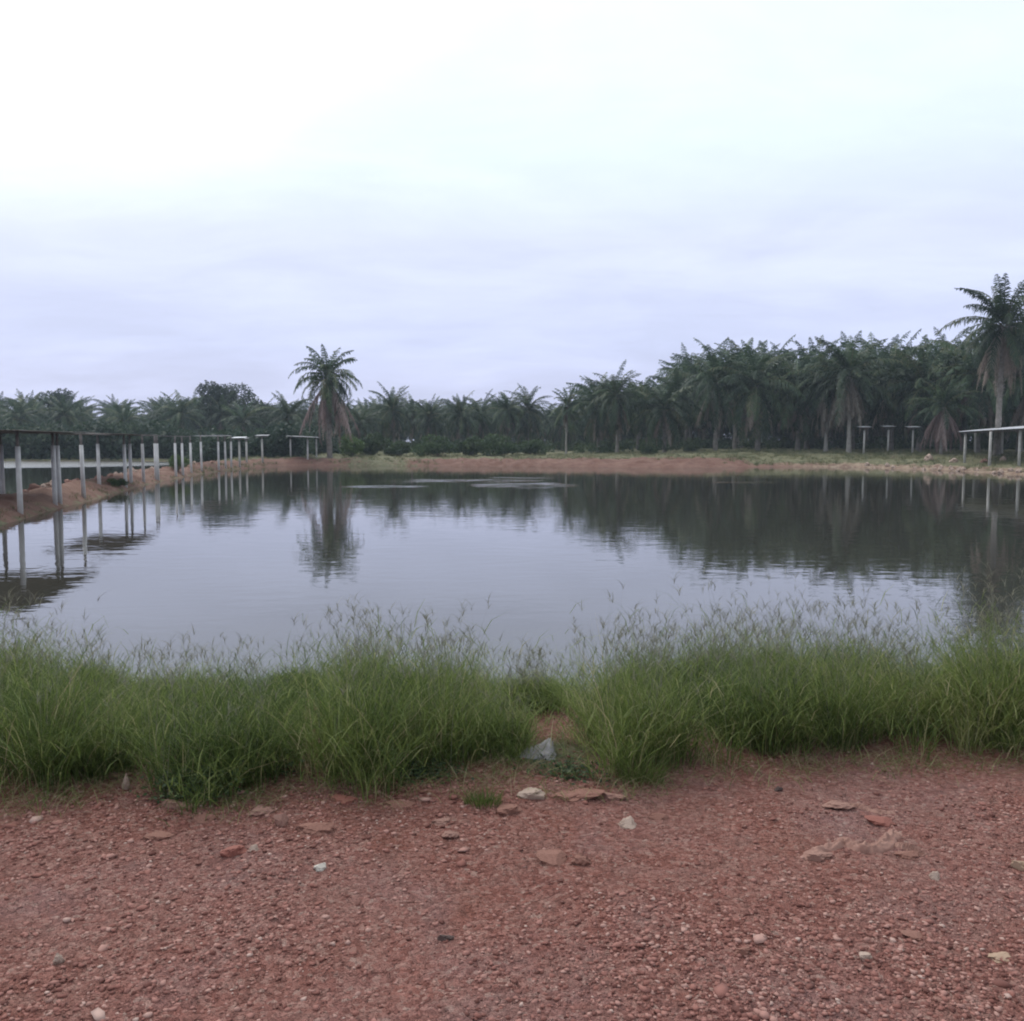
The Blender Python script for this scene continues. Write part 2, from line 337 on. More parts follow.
gc += farm*sm((gs-3.0-2.0*np.exp(-((x_-12)/9.)**4))/2.0)*.95                                       # inland grass and litter
gc = np.maximum(gc, farm*sm((x_-17)/6)*(y_>55)*sm((gs-.9)/1.0)*.8)     # grassy right bank
gc = np.maximum(gc, farm*(np.exp(-((x_+12)/5.5)**2))*(y_>72)*.62)      # grassy shore left of centre
gc = np.maximum(gc, farm*(x_<-12)*(y_<72)*sm((.4-gs)/.3)*.50)         # green foot of the dike
gc = np.maximum(gc, (1-farm)*sm((y_-5.1)/.5)*.75)
gc = np.maximum(gc, (1-farm)*np.exp(-((x_-.1)/1.0)**2-((y_-4.25)/.35)**2)*.55)
pc = farm*sm((x_-20)/8)*(y_>50)*.85 + farm*(x_<-12)*(y_<80)*.10
ca = me.color_attributes.new('cover', 'FLOAT_COLOR', 'POINT')
ca.data.foreach_set('color', np.stack([gc, pc, farm, np.ones_like(gc)],1).astype(np.float32).ravel())
g = link('ground', me); tag(g, kind='structure')

def water(name, poly, z):
    bm = bmesh.new(); vs_ = [bm.verts.new((x, y, z)) for x, y in poly]; bm.faces.new(vs_)
    bmesh.ops.triangulate(bm, faces=bm.faces); me = bpy.data.meshes.new(name); bm.to_mesh(me); bm.free()
    if me.polygons[0].normal.z < 0: me.flip_normals()
    me.materials.append(M['water']); return tag(link(name, me), kind='structure')
mid_l = [(-13.8,7.4),(-14.6,14),(-15.2,24.3),(-17.9,36),(-20.6,48),(-22.4,60),(-23.4,70),(-23.7,78)]
water('pond_water', mid_l+[(-23,84),(-8,84),(-2,84),(6,84),(16,84),(29,84),(37,74),(45,50),(45,5.6),(-13.8,5.6)], 0)
water('pond_water', mid_l+[(-23.7,84),(-31,99),(-45,108),(-80,110),(-160,118),(-160,5.6),(-13.8,5.6)], -.003)

# ---------------------------------------------------------------- palms
def frond_arrays(rs, L_, e0, droop, az, nl=34, lw=.10, ll=.85, limp=.3, dead=False):
    """one feather frond: arched rachis with leaflets in several planes -> verts, tris, tint"""
    n = 12; t = np.linspace(0,1,n+1); el = e0-droop*t**1.25
    dr = np.cos(el); dz = np.sin(el); st = L_/n
    r = np.concatenate([[0], np.cumsum((dr[1:]+dr[:-1])/2)*st]); z = np.concatenate([[0], np.cumsum((dz[1:]+dz[:-1])/2)*st])
    sway = rs.uniform(-.25,.25)*t**2*L_*.5
    ca, sa = math.cos(az), math.sin(az)
    P = np.stack([r*ca-sway*sa, r*sa+sway*ca, z],1)
    T = np.gradient(P, axis=0); T /= np.linalg.norm(T,axis=1,keepdims=True)
    side0 = np.array([-sa, ca, 0.])
    V = []; F_ = []; tint = []; base = rs.uniform(.05,.9)
    # rachis
    wr = .07*(1-t*.8)
    up = np.cross(T, side0)
    A = P-side0*wr[:,None]; B = P+side0*wr[:,None]; Cc = P+up*wr[:,None]*-1.2
    V.append(np.concatenate([A,B,Cc])); k = n+1
    i = np.arange(n)
    for a, b in ((0,k),(k,2*k),(2*k,0)):
        F_.append(np.stack([i+a,i+a+1,i+b],1)); F_.append(np.stack([i+a+1,i+b+1,i+b],1))
    tint.append(np.full(3*k, min(1, base+.25)))
    off = 3*k
    s = np.linspace(.10,1,nl); s = np.concatenate([s,s]); sg = np.repeat([-1.,1.], nl)
    s = np.clip(s+rs.uniform(-.01,.01,2*nl),0,1)
    pi = np.stack([np.interp(s,t,P[:,j]) for j in range(3)],1); ti = np.stack([np.interp(s,t,T[:,j]) for j in range(3)],1); ui = np.stack([np.interp(s,t,up[:,j]) for j in range(3)],1)
    length = ll*(np.sin(np.pi*np.clip(s*.86+.12,0,1))**.6)*rs.uniform(.8,1.15,2*nl)
    fw = rs.uniform(.35,.75,2*nl)+s*.4; lift = rs.uniform(-.5,.55,2*nl)
    D = sg[:,None]*side0 + ti*fw[:,None] + ui*lift[:,None]; D /= np.linalg.norm(D,axis=1,keepdims=True)
    # tips of long leaflets hang
    mid_ = pi + D*(length*.5)[:,None]; mid_[:,2] -= length*limp*.25
    tip = pi + D*(length*(1-limp*.3))[:,None]; tip[:,2] -= length*limp*rs.uniform(.6,1.3,2*nl)
    W = ti*lw*.5
    LV = np.stack([pi-W*.7, pi+W*.7, mid_-W, mid_+W, tip],1).reshape(-1,3)
    b = off+5*np.arange(2*nl)
    F_ += [np.stack([b,b+1,b+2],1), np.stack([b+1,b+3,b+2],1), np.stack([b+2,b+3,b+4],1)]
    V.append(LV); tint.append(np.repeat(np.clip(base+rs.uniform(-.18,.18,2*nl),0,1),5))
    return np.concatenate(V), np.concatenate(F_), np.concatenate(tint)
def join(parts):
    V = []; T = []; C_ = []; o_ = 0
    for v_, f_, c_ in parts: V.append(v_); T.append(f_+o_); C_.append(c_); o_ += len(v_)
    return np.concatenate(V), np.concatenate(T), np.concatenate(C_)
def palm_meshes(seed, trunk_h, L_, nf=38, skirt=8, skirt_len=None, skirt_mat='dead', trunk_mat='trunk', tr=.23, lean=.0, droopy=1.0, emin=-35):
    rs = np.random.RandomState(seed); rnd = random.Random(seed)
    tx = rs.uniform(-1,1)*lean; ty = rs.uniform(-1,1)*lean*.5
    mb = MB(); n = 16; pts = []; rad = []
    for i in range(n+1):
        u = i/n; pts.append((tx*u*u, ty*u*u, -.5+(trunk_h+.5)*u)); rad.append(tr*(1.25-.45*min(1,u*3) + (.35*max(0,(u-.75)/.25)))*(1+.07*(i%2)))
    mb.tube(pts, rad, 12, .10, rnd=rnd)
    for i in range(int(trunk_h*9)):       # stubs of old frond bases
        u = rnd.uniform(.45,1.0); z = trunk_h*u; a = rnd.uniform(0,6.28); r0 = tr*(.85+.35*max(0,(u-.75)/.25))
        c0 = Vector((tx*u*u, ty*u*u, z)); d = Vector((math.cos(a),math.sin(a),.9))
        mb.tube([c0+Vector((math.cos(a),math.sin(a),0))*r0*.8, c0+Vector((math.cos(a),math.sin(a),0))*r0*.8+d*.2], [.07,.03], 5, 0, rnd=rnd)
    trunk = mb.mesh('trunk', M[trunk_mat], True)
    top = np.array([tx, ty, trunk_h])
    parts = []
    for i in range(nf):
        u = (i+.5)/nf; e = R(80-(80-emin)*u**1.0)+rs.uniform(-.2,.2); az = i*2.39996+rs.uniform(-.5,.5)
        Li = L_*(rs.uniform(.70,1.08) if u > .3 else rs.uniform(.78,.95))
        v_, f_, c_ = frond_arrays(rs, Li, e, R(rs.uniform(62,100))*droopy*(.75 if u < .25 else 1), az, limp=rs.uniform(.3,.9), ll=L_*.155)
        v_ = v_+top+np.array([math.cos(az)*tr*.6, math.sin(az)*tr*.6, (1-u)*.7-.1]); parts.append((v_, f_, c_))
    crown = tri_mesh('crown', *join(parts)[:2], M['palm'], join(parts)[2])
    dead = None
    if skirt:
        parts = []; sl_ = skirt_len or L_*.75
        for i in range(skirt):
            az = i*2.39996+rs.uniform(-.4,.4); e = R(rs.uniform(-74,-48))
            v_, f_, c_ = frond_arrays(rs, sl_*rs.uniform(.6,1.08), e, R(rs.uniform(18,40)), az, nl=26, limp=1.3, ll=.6, lw=.12)
            parts.append((v_+top+np.array([math.cos(az)*tr*.9, math.sin(az)*tr*.9, -.25]), f_, c_))
        J = join(parts); dead = tri_mesh('dead_fronds', J[0], J[1], M[skirt_mat], J[2])
    return trunk, crown, dead
VAR = {
 'a': palm_meshes(11, 6.6, 5.4, 48, 12, lean=.4, emin=-55, skirt_len=4.2), 'b': palm_meshes(12, 5.8, 5.4, 46, 14, lean=.5, emin=-55, skirt_len=4),
 'c': palm_meshes(13, 7.2, 5.3, 48, 12, lean=.6, emin=-55, skirt_len=4.4), 'd': palm_meshes(14, 4.8, 5.2, 44, 10, lean=.3, emin=-50),
 'e': palm_meshes(15, 6.2, 5.6, 50, 18, skirt_len=4.6, lean=.3, emin=-55),
 'sparse': palm_meshes(21, 7.6, 4.2, 44, 24, 6.0, 'dead_pink', 'trunk', .26, .4, 1.25, -30),
 'tall': palm_meshes(22, 10.6, 5.3, 56, 22, 5.6, 'dead', 'trunk', .27, .5, .9, -32),
 'pale': palm_meshes(23, 7.6, 5.6, 46, 26, 5.4, 'dead_pale', 'trunk_pale', .23, .3, .9, -22),
 'pink': palm_meshes(24, 6.2, 4.8, 38, 34, 5.6, 'dead_pink', 'trunk_pale', .2, .2, .9, -5),
 'slim': palm_meshes(25, 6.4, 3.6, 30, 5, 2.5, 'dead', 'trunk_pale', .17, .3),
}
VH = {'a':11.6,'b':10.7,'c':12.1,'d':9.6,'e':11.4,'sparse':11.4,'tall':14.9,'pale':12.8,'pink':10.7,'slim':9.8}
rg = random.Random(3)
def palm(var, x, y, top_z, label, group, rz=None, lim=(.6,1.35)):
    z = H(x, y); s = max(lim[0], min(lim[1], (top_z-z)/VH[var]))
    r = empty('oil_palm', (x, y, z), rg.uniform(0,6.28) if rz is None else rz); r.scale = (s*rg.uniform(.94,1.06), s*rg.uniform(.94,1.06), s)
    tag(r, label, 'palm tree', group)
    tk, cr_, dd = VAR[var]
    link('trunk', tk, r); link('crown', cr_, r)
    if dd: link('dead_fronds', dd, r)
    return r
FR = 'oil palms at the front of the grove'
front = [ # column, distance, top row, variant, label
 (330, 85, 341, 'sparse', 'solitary tall palm with ragged windblown crown and thick brown skirt above the left treeline'),
 (996, 76, 274, 'tall', 'tallest oil palm of the scene, rising behind the long pale roof at the right edge'),
 (940, 82, 372, 'pink', 'oil palm wrapped in pinkish grey dead fronds just right of the three T-shaped posts'),
 (848, 88, 324, 'pale', 'oil palm with narrow pale skirt of dead fronds just left of the T-shaped posts'),
 (825, 92, 338, 'pale', 'oil palm with short pale skirt, close left of the narrow pale-skirted palm'),
 (890, 93, 330, 'a', 'full green oil palm standing behind the middle T-shaped post'),
 (797, 95, 340, 'e', 'oil palm with brown drooping lower fronds at the right end of the pink earth bank'),
 (757, 94, 334, 'b', 'broad oil palm with pale frond arching over the right half of the pink earth bank'),
 (715, 95, 334, 'c', 'oil palm whose spiky crown makes the first high step of the right treeline'),
 (664, 95, 368, 'd', 'lower green oil palm on the pink earth bank, below the step in the treeline'),
 (617, 96, 360, 'c', 'dark oil palm with forked pale trunk base where red and pink banks meet'),
 (598, 104, 368, 'b', 'oil palm leaning left at the left end of the right grove'),
 (566, 104, 384, 'slim', 'slim oil palm with a thin pale trunk standing apart at the gap in the treeline'),
 (1030, 84, 318, 'e', 'oil palm cut by the right picture edge behind the long pale roof'),
 (1018, 88, 296, 'c', 'tall green oil palm overlapping the right side of the tallest palm'),
 (976, 86, 316, 'e', 'oil palm overlapping the left side of the tallest palm, brown fronds hanging low'),
 (918, 89, 334, 'b', 'leafy oil palm directly behind the rightmost T-shaped post'),
 (962, 90, 335, 'b', 'oil palm filling the space between the pinkish skirted palm and the tallest palm'),
 (528, 122, 381, 'a', 'spiky oil palm at the right end of the middle treeline'),
 (506, 120, 384, 'c', 'oil palm with thin upright fronds left of the rightmost spiky one in the middle treeline'),
 (460, 118, 388, 'b', 'oil palm with greyish dead fronds above the red bank of the middle shore'),
 (482, 124, 388, 'e', 'oil palm half hidden between its neighbours above the dark shrubs of the middle shore'),
 (395, 116, 380, 'a', 'oil palm with a pointed crown, first high one right of the solitary ragged palm'),
 (430, 120, 392, 'e', 'brownish oil palm over the dark shrubs right of the pointed crown'),
 (362, 112, 398, 'd', 'short oil palm tucked against the right side of the solitary ragged palm'),
 (292, 118, 388, 'b', 'short oil palm just left of the solitary ragged palm'),
]
for px, d, top, var, lab in front:
    palm(var, X(px, d), d, Ztop(top, d), lab, FR)
taken = [(X(a[0],a[1]), a[1]) for a in front]
pend = []
def topline(px):
    return float(np.interp(px, [-400,0,60,110,150,190,260,300,380,440,500,545,575,600,660,690,740,800,860,900,960,1010,1100,1500],
                               [392,391,388,393,393,388,394,395,392,393,391,402,390,371,374,341,333,332,326,326,326,320,312,310]))
def grove(x0, x1, y0, y1, sx_, sy_, label, group, top_off=0):
    j = 0; y = y0
    while y <= y1:
        x = x0 + (sx_/2 if j % 2 else 0)
        while x <= x1:
            xx = x+rg.uniform(-1.3,1.3); yy = y+rg.uniform(-1.3,1.3); px = CX+F*xx/yy
            if -45 < px < 1085 and all((xx-a)**2+(yy-b)**2 > 20 for a, b in taken):
                tz = Ztop(topline(px)+rg.uniform(-2,9)+top_off, yy)
                pend.append((xx, yy, palm(rg.choice('aabcde'), xx, yy, min(tz, 17.5), label, group), px, label)); taken.append((xx, yy))
            x += sx_
        y += sy_; j += 1
    return
grove(13, 92, 98, 168, 8.0, 7.4, 'green oil palm', 'oil palms inside the right grove')
grove(-24, 16, 122, 176, 7.6, 8, 'dark oil palm', 'oil palms in the middle treeline')
grove(-120, -24, 130, 192, 8.0, 9, 'bluish oil palm', 'oil palms in the far left treeline')
MARKS = [(-60,30,'left of the nearest shelter'),(30,70,'over the nearest shelter'),(70,110,'between the two nearest shelters'),(110,150,'over the second shelter'),(150,185,'over the bare post frame'),
 (185,225,'over the fourth shelter'),(225,262,'over the little T-shaped roofs'),(262,300,'left of the solitary ragged palm'),(300,345,'behind the solitary ragged palm'),(345,385,'just right of the solitary ragged palm'),
 (385,420,'over the grassy shore'),(420,455,'over the left end of the red bank'),(455,490,'over the left half of the red bank'),(490,520,'over the middle of the red bank'),(520,556,'left of the slim pale palm'),
 (556,590,'around the slim pale palm'),(590,630,'behind the forked pale trunk'),(630,665,'over the left end of the pink bank'),(665,700,'over the middle of the pink bank'),(700,735,'at the first high step of the treeline'),
 (735,775,'over the right half of the pink bank'),(775,812,'over the right end of the pink bank'),(812,840,'left of the pale-skirted palm'),(840,872,'behind the leftmost T-shaped post'),(872,898,'behind the middle T-shaped post'),
 (898,925,'behind the rightmost T-shaped post'),(925,955,'behind the pink-skirted palm'),(955,985,'behind the left end of the long shelter'),(985,1015,'behind the tallest palm'),(1015,1100,'at the right picture edge')]
ORD = ['first','second','third','fourth','fifth','sixth','seventh','eighth','ninth','tenth','eleventh','twelfth']
for a0, a1, txt in MARKS:
    grp = sorted([q for q in pend if a0 <= q[3] < a1], key=lambda q: q[1])
    for k, q in enumerate(grp): q[2]['label'] = '%s %s, %s from the front' % (q[4], txt, ORD[min(k,11)])

# ---------------------------------------------------------------- broadleaf trees, shrubs
def leaf_cloud(rs, blobs, n, size, flat=.6):
    V = []; tints = []
    per = [max(20, int(n*(b[3]**2)/sum(q[3]**2 for q in blobs))) for b in blobs]
    P = []; TT = []
    for b, k in zip(blobs, per):
        d = rs.normal(size=(k,3)); d /= np.linalg.norm(d,axis=1,keepdims=True); r = b[3]*rs.uniform(.55,1.08,k)**.7
        q = d*r[:,None]; q[:,2] *= b[4] if len(b) > 4 else .8
        P.append(q+np.array(b[:3])); TT.append(np.clip(rs.uniform(.1,.75)+rs.uniform(-.25,.25,k),0,1))
    P = np.concatenate(P); TT = np.concatenate(TT); k = len(P)
    a = rs.normal(size=(k,3)); a /= np.linalg.norm(a,axis=1,keepdims=True); b = np.cross(a, rs.normal(size=(k,3))); b /= np.linalg.norm(b,axis=1,keepdims=True)
    s = (size*rs.uniform(.6,1.4,k))[:,None]
    V = np.stack([P-a*s, P+b*s*.45, P+a*s, P-b*s*.45],1).reshape(-1,3); i = 4*np.arange(k)
    return V, np.stack([i,i+1,i+2,i+3],1), np.repeat(TT,4)
def tree_meshes(seed, h, r):
    rs = np.random.RandomState(seed); rnd = random.Random(seed); blobs = []
    mb = MB(); mb.tube([(0,0,-.4),(0.1,0,h*.25),(.0,.1,h*.5),(.1,.1,h*.7)],[.32,.26,.2,.1],9,.08,rnd=rnd)
    for i in range(11):
        a = i*2.4; rr = r*rs.uniform(.3,.8); z = h*rs.uniform(.42,.88)*(1-.12*rr/r); c_ = (math.cos(a)*rr, math.sin(a)*rr, z, r*rs.uniform(.28,.46), .75); blobs.append(c_)
        mb.tube([(0,0,h*rs.uniform(.25,.5)),(c_[0]*.5,c_[1]*.5,z*.8),c_[:3]],[.12,.08,.03],6,rnd=rnd)
    blobs.append((0,0,h*.85,r*.42,.8))
    V, Q_, T_ = leaf_cloud(rs, blobs, 5200, .20)
    return mb.mesh('trunk', M['stem'], True), tri_mesh('crown', V, Q_, M['broad'], T_)
TV = [tree_meshes(31, 11.5, 4.6), tree_meshes(32, 10.5, 4.8)]
for k, (px, d, top, lab) in enumerate([
    (212, 142, 377, 'dark broadleaf tree with two-humped crown rising above the far left treeline'),
    (240, 146, 380, 'rounded dark broadleaf tree touching the right side of the two-humped one in the left treeline'),
    (66, 150, 385, 'dark broadleaf tree poking slightly above the palms behind the leftmost shelter'),
    (268, 134, 401, 'lower broadleaf tree closing the gap between the rounded tree and the solitary palm')]):
    x, y = X(px, d), d; z = H(x, y); r = empty('broadleaf_tree', (x,y,z), k*1.7); s = (Ztop(top,d)-z)/(11.9 if k%2==0 else 10.9); r.scale = (s*1.05,s*1.05,s)
    tag(r, lab, 'tree'); tk, cw = TV[k%2]; link('trunk', tk, r); link('crown', cw, r)
def shrub_mesh(seed, r, h, mt, n=1500, size=.09):
    rs = np.random.RandomState(seed); blobs = []
    for i in range(8):
        a = i*2.4; rr = r*rs.uniform(.1,.75); blobs.append((math.cos(a)*rr, math.sin(a)*rr, h*rs.uniform(.25,.72), r*rs.uniform(.3,.5), h/r*.62))
    mb = MB()
    for b in blobs: mb.tube([(0,0,-.1),(b[0]*.6,b[1]*.6,b[2]*.6),b[:3]],[.035,.025,.01],5)
    V, Q_, T_ = leaf_cloud(rs, blobs, n, size)
    return mb.mesh('stem', M['stem']), tri_mesh('foliage', V, Q_, M[mt], T_)
SH = [shrub_mesh(41,1.9,2.3,'shrub',2600,.13), shrub_mesh(42,2.2,2.0,'shrub',2600,.13), shrub_mesh(43,1.8,2.6,'shrub_bright',2600,.12), shrub_mesh(44,1.2,1.1,'shrub',1600,.10)]
def shrub(kind, x, y, s, label, group='shrubs along the far bank', name='shrub'):
    r = empty(name, (x,y,H(x,y)), rg.uniform(0,6)); r.scale = (s,s,s*rg.uniform(.85,1.1)); tag(r, label, 'shrub', group)
    link('stem', SH[kind][0], r); link('foliage', SH[kind][1], r)
for px, d, k, s, lab in [
    (273, 92, 2, 1.15, 'fresh green shrub at the bend of the dike beside the small open shelter'),
    (352, 90, 2, 1.0, 'tall bright green shrub at the right foot of the solitary ragged palm'),
    (372, 93, 0, 1.1, 'mid green shrub between the bright shrub and the darker shrubs of the middle shore'),
    (300, 96, 0, 1.25, 'dark green shrub behind the small open shelter on the far bank'),
    (400, 92, 1, .9, 'low green shrub over the grassy strip left of the red bank'),
    (438, 90, 1, 1.1, 'dark shrub at the left end of the red bank'),
    (470, 91, 0, 1.05, 'dark shrub above the left part of the red bank'),
    (502, 92, 1, 1.15, 'wide dark shrub above the middle of the red bank'),
    (530, 95, 1, .9, 'flat dark shrub near the right end of the middle shore'),
    (690, 96, 3, 1.0, 'small green shrub beneath the palms on the pink bank'),
    (650, 92, 3, .8, 'small yellowish shrub beside the pale trunk on the pink bank'),
    (118, 41, 3, .38, 'small dark plant on the dike beside the second shelter'),
    (233, 96, 1, 1.0, 'dark shrub behind the small T-shaped roof on the dike'),
    ]: shrub(k, X(px,d), d, s, lab)
shrub(2, X(178,57), 57, .38, 'small bright green plant on the dike between the third frame posts')
# undergrowth beneath the groves: ferns and saplings nobody could count
rs = np.random.RandomState(77); bl = []
for i in range(900):
    yy = rs.uniform(100, 190); px = rs.uniform(-30, 1060)
    if px < 300: yy = rs.uniform(112,175)
    if px > 590: yy = rs.uniform(100, 150)
    xx = X(px, yy); bl.append((xx, yy, H(xx,yy)+rs.uniform(.1,.5), rs.uniform(.5,1.4), rs.uniform(.5,1.1)))
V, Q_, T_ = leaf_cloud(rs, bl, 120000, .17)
b2 = []
for i in range(1250):
    px = rs.uniform(-40, 1070)
    if px < 330: yy = rs.choice([rs.uniform(101,106), rs.uniform(102,118), rs.uniform(185,205)]); hm_ = (2.6 if px < 190 else 1.6) if yy < 140 else 6
    elif px < 590: yy = rs.uniform(165,190); hm_ = 6.5
    else: yy = rs.uniform(158,180); hm_ = 8
    if 188 < px < 300 and yy < 140: yy = rs.uniform(88,97)
    xx = X(px, yy)
    if float(terrain(xx,yy,True)[1][0]) < .3: continue
    b2.append((xx, yy, H(xx,yy)+rs.uniform(.2,1)**1.3*hm_, rs.uniform(1.1,2.4), rs.uniform(.6,1.0)))
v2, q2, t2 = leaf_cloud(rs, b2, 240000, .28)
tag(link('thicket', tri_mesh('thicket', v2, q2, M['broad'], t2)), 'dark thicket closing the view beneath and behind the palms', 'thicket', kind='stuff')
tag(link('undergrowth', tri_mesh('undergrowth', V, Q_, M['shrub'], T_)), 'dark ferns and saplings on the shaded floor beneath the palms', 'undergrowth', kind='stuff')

# ---------------------------------------------------------------- shelters, posts
PG = 'posts'
def post(parent, o, x, y, ztop, r=.075, split=.16, mt='pvc', topmat='wood'):
    z0 = H(x,y)-.35; z0 = min(z0, H(x,y)-.2); hgt = ztop-z0
    mb = MB(); zs = ztop-hgt*split
    rn = random.Random(int(x*100+y*10)); lx = rn.uniform(-.03,.03)
    mb.tube([(x-o[0], y-o[1], z0-o[2]), (x-o[0]+lx*.5, y-o[1], (z0+zs)/2-o[2]), (x-o[0]+lx, y-o[1], zs-o[2])], [r*1.08,r,r*.95], 12, .015, rnd=rn)
    p_ = link('post', mb.mesh('post', M[mt], True), parent)
    mb = MB(); mb.tube([(x-o[0]+lx, y-o[1], zs-o[2]-.1), (x-o[0]+lx*1.2, y-o[1], ztop-o[2])], [r*.68,r*.62], 8, .05, rnd=rn)
    link('post_head', mb.mesh('post_head', M[topmat], True), p_)
def beam(parent, o, a, b, w_=.05, h_=.055, name='beam', mt='wood'):
    a = Vector(a)-Vector(o); b = Vector(b)-Vector(o); d = b-a; mb = MB(); n = 4
    l = d.length; rz = math.atan2(d.y, d.x)
    pts = [a+d*i/n+Vector((0,0,-.02*math.sin(math.pi*i/n))) for i in range(n+1)]
    s = Vector((-math.sin(rz), math.cos(rz), 0))*w_/2; b0 = len(mb.v)
    for q in pts:
        for u, v_ in ((-1,-1),(1,-1),(1,1),(-1,1)): mb.v.append(tuple(q+s*u+Vector((0,0,h_/2*v_-.04))))
    for i in range(n):
        for k in range(4): mb.f.append((i*4+k, i*4+(k+1)%4, i*4+4+(k+1)%4, i*4+4+k))
    mb.f += [(3,2,1,0), tuple(n*4+k for k in range(4))]
    return link(name, mb.mesh(name, M[mt]), parent)
def roof(parent, o, quad, thick=.006, mt='sheet_dark', name='roof_sheet', amp=.005, pitch=.16, sag=.03):
    """corrugated sheet laid over four corners a,b,c,d"""
    a, b, c_, d = [Vector(q)-Vector(o) for q in quad]; nu = max(8, int((b-a).length/pitch*4)); nv = 6
    V = []; 
    for s_ in (0,1):
        for j in range(nv+1):
            for i in range(nu+1):
                u, v_ = i/nu, j/nv; q = (a*(1-u)+b*u)*(1-v_)+(d*(1-u)+c_*u)*v_
                V.append(tuple(q+Vector((0,0,amp*math.sin(2*math.pi*i/4)-(thick if s_ else 0)-sag*math.sin(math.pi*v_)*math.sin(u*9)))))
    W_ = nu+1; K = W_*(nv+1); Fc = []
    for j in range(nv):
        for i in range(nu):
            q = (j*W_+i, j*W_+i+1, (j+1)*W_+i+1, (j+1)*W_+i); Fc.append(q); Fc.append(tuple(K+k for k in q[::-1]))
    for i in range(nu): Fc.append((i+1,i,K+i,K+i+1)); e = nv*W_; Fc.append((e+i,e+i+1,K+e+i+1,K+e+i))
    for j in range(nv): Fc.append((j*W_,(j+1)*W_,K+(j+1)*W_,K+j*W_)); e = nu; Fc.append(((j+1)*W_+e,j*W_+e,K+j*W_+e,K+(j+1)*W_+e))
    me = bpy.data.meshes.new(name); me.from_pydata(V, [], Fc); me.update(); me.materials.append(M[mt]); return link(name, me, parent)
RZ = 2.58
def shelter(label, posts, quad, beams, mt='sheet_dark', zr=RZ, name='open_shelter', pmat='pvc', split=.16, group='open shelters and post frames on the dike'):
    cx = sum(p_[0] for p_ in posts)/len(posts); cy = sum(p_[1] for p_ in posts)/len(posts); o = (cx, cy, max(H(cx,cy), 0.0))
    r = empty(name, o); tag(r, label, 'shelter', group)
    for x, y in posts: post(r, o, x, y, zr-.03, mt=pmat, split=split)
    for a, b in beams: beam(r, o, (*a, zr+.005), (*b, zr+.005), .045, .03)
    if quad: roof(r, o, [(*q, zr) if len(q) == 2 else q for q in quad], mt=mt)
    return r
def P(px, d, wet=False):          # slide a post back until it stands on dry ground
    if not wet:
        while H(X(px,d), d) < .12 and d < 84: d += .25
    return (X(px,d), d)
# first shelter (nearest)
s1 = [P(19,25.6), P(54,28.6), P(59,30.5), P(83,32.8), P(2,31.2,True)]
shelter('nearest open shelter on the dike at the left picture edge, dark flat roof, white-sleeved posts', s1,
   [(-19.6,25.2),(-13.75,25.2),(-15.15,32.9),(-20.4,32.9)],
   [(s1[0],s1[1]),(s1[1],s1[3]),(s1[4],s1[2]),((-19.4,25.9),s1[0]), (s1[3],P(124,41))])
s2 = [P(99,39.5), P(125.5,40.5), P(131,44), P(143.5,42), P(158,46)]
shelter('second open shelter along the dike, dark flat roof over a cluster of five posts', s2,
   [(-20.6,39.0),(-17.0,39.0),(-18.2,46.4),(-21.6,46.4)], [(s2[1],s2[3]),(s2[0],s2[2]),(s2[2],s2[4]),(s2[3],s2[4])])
s3 = [P(156,49), P(176,52.5), P(183,50.5), P(191.5,57.5)]
shelter('bare post frame without roof, third along the dike', s3, None, [(s3[0],s3[2]),(s3[2],s3[3]),(s3[1],s3[3]),(s2[4],s3[0])])
s4 = [P(202,61), P(219,62), P(226,66), P(231.5,68)]
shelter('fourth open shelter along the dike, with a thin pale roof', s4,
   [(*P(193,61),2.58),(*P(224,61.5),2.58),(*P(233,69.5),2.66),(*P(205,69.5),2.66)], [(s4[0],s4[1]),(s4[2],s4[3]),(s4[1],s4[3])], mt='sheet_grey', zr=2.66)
s5 = [P(291,86), P(308,83.5), P(317,87)]
shelter('small open shelter with a pale sloping roof beside the solitary ragged palm', s5,
   [(X(286,82.5),82.5,2.66),(X(321,82.5),82.5,2.52),(X(318,88.5),88.5,2.60),(X(289,88.5),88.5,2.74)], [(s5[0],s5[2]),(s5[0],s5[1])], mt='sheet_grey', zr=2.62, split=.1)
def tpost(px, d, ztop, wid, label, group, mt='sheet'):
    x, y = P(px,d); o = (x,y,H(x,y)); r = empty('roofed_post', o); tag(r, label, 'post', group)
    post(r, o, x, y, ztop-.09, r=.085, mt='conc', split=.08)
    beam(r, o, (x-wid*.42,y,ztop-.05), (x+wid*.42,y,ztop-.05), .08, .08, 'crossarm')
    roof(r, o, [(x-wid/2,y-.5,ztop-.02),(x+wid/2,y-.5,ztop),(x+wid/2,y+.5,ztop+.09),(x-wid/2,y+.5,ztop+.07)], mt=mt)
G2 = 'single posts each carrying a small flat roof'
tpost(240, 71, 2.48, 1.05, 'T-shaped post with a bright little roof near the far end of the dike', G2)
tpost(263, 78, 2.68, 1.1, 'T-shaped post with a dim little roof, last one before the bend of the dike', G2, 'sheet_grey')
tpost(247, 76, 2.42, .35, 'narrow-topped post standing between the two small roofs near the far end of the dike', G2, 'sheet_grey')
tpost(863, 86, Ztop(427,86), 1.25, 'leftmost of the three T-shaped posts on the grassy right bank', G2)
tpost(887, 87, Ztop(426.5,87), 1.25, 'middle one of the three T-shaped posts on the grassy right bank', G2)
tpost(911.5, 86, Ztop(427,86), 1.25, 'rightmost of the three T-shaped posts on the grassy right bank', G2)
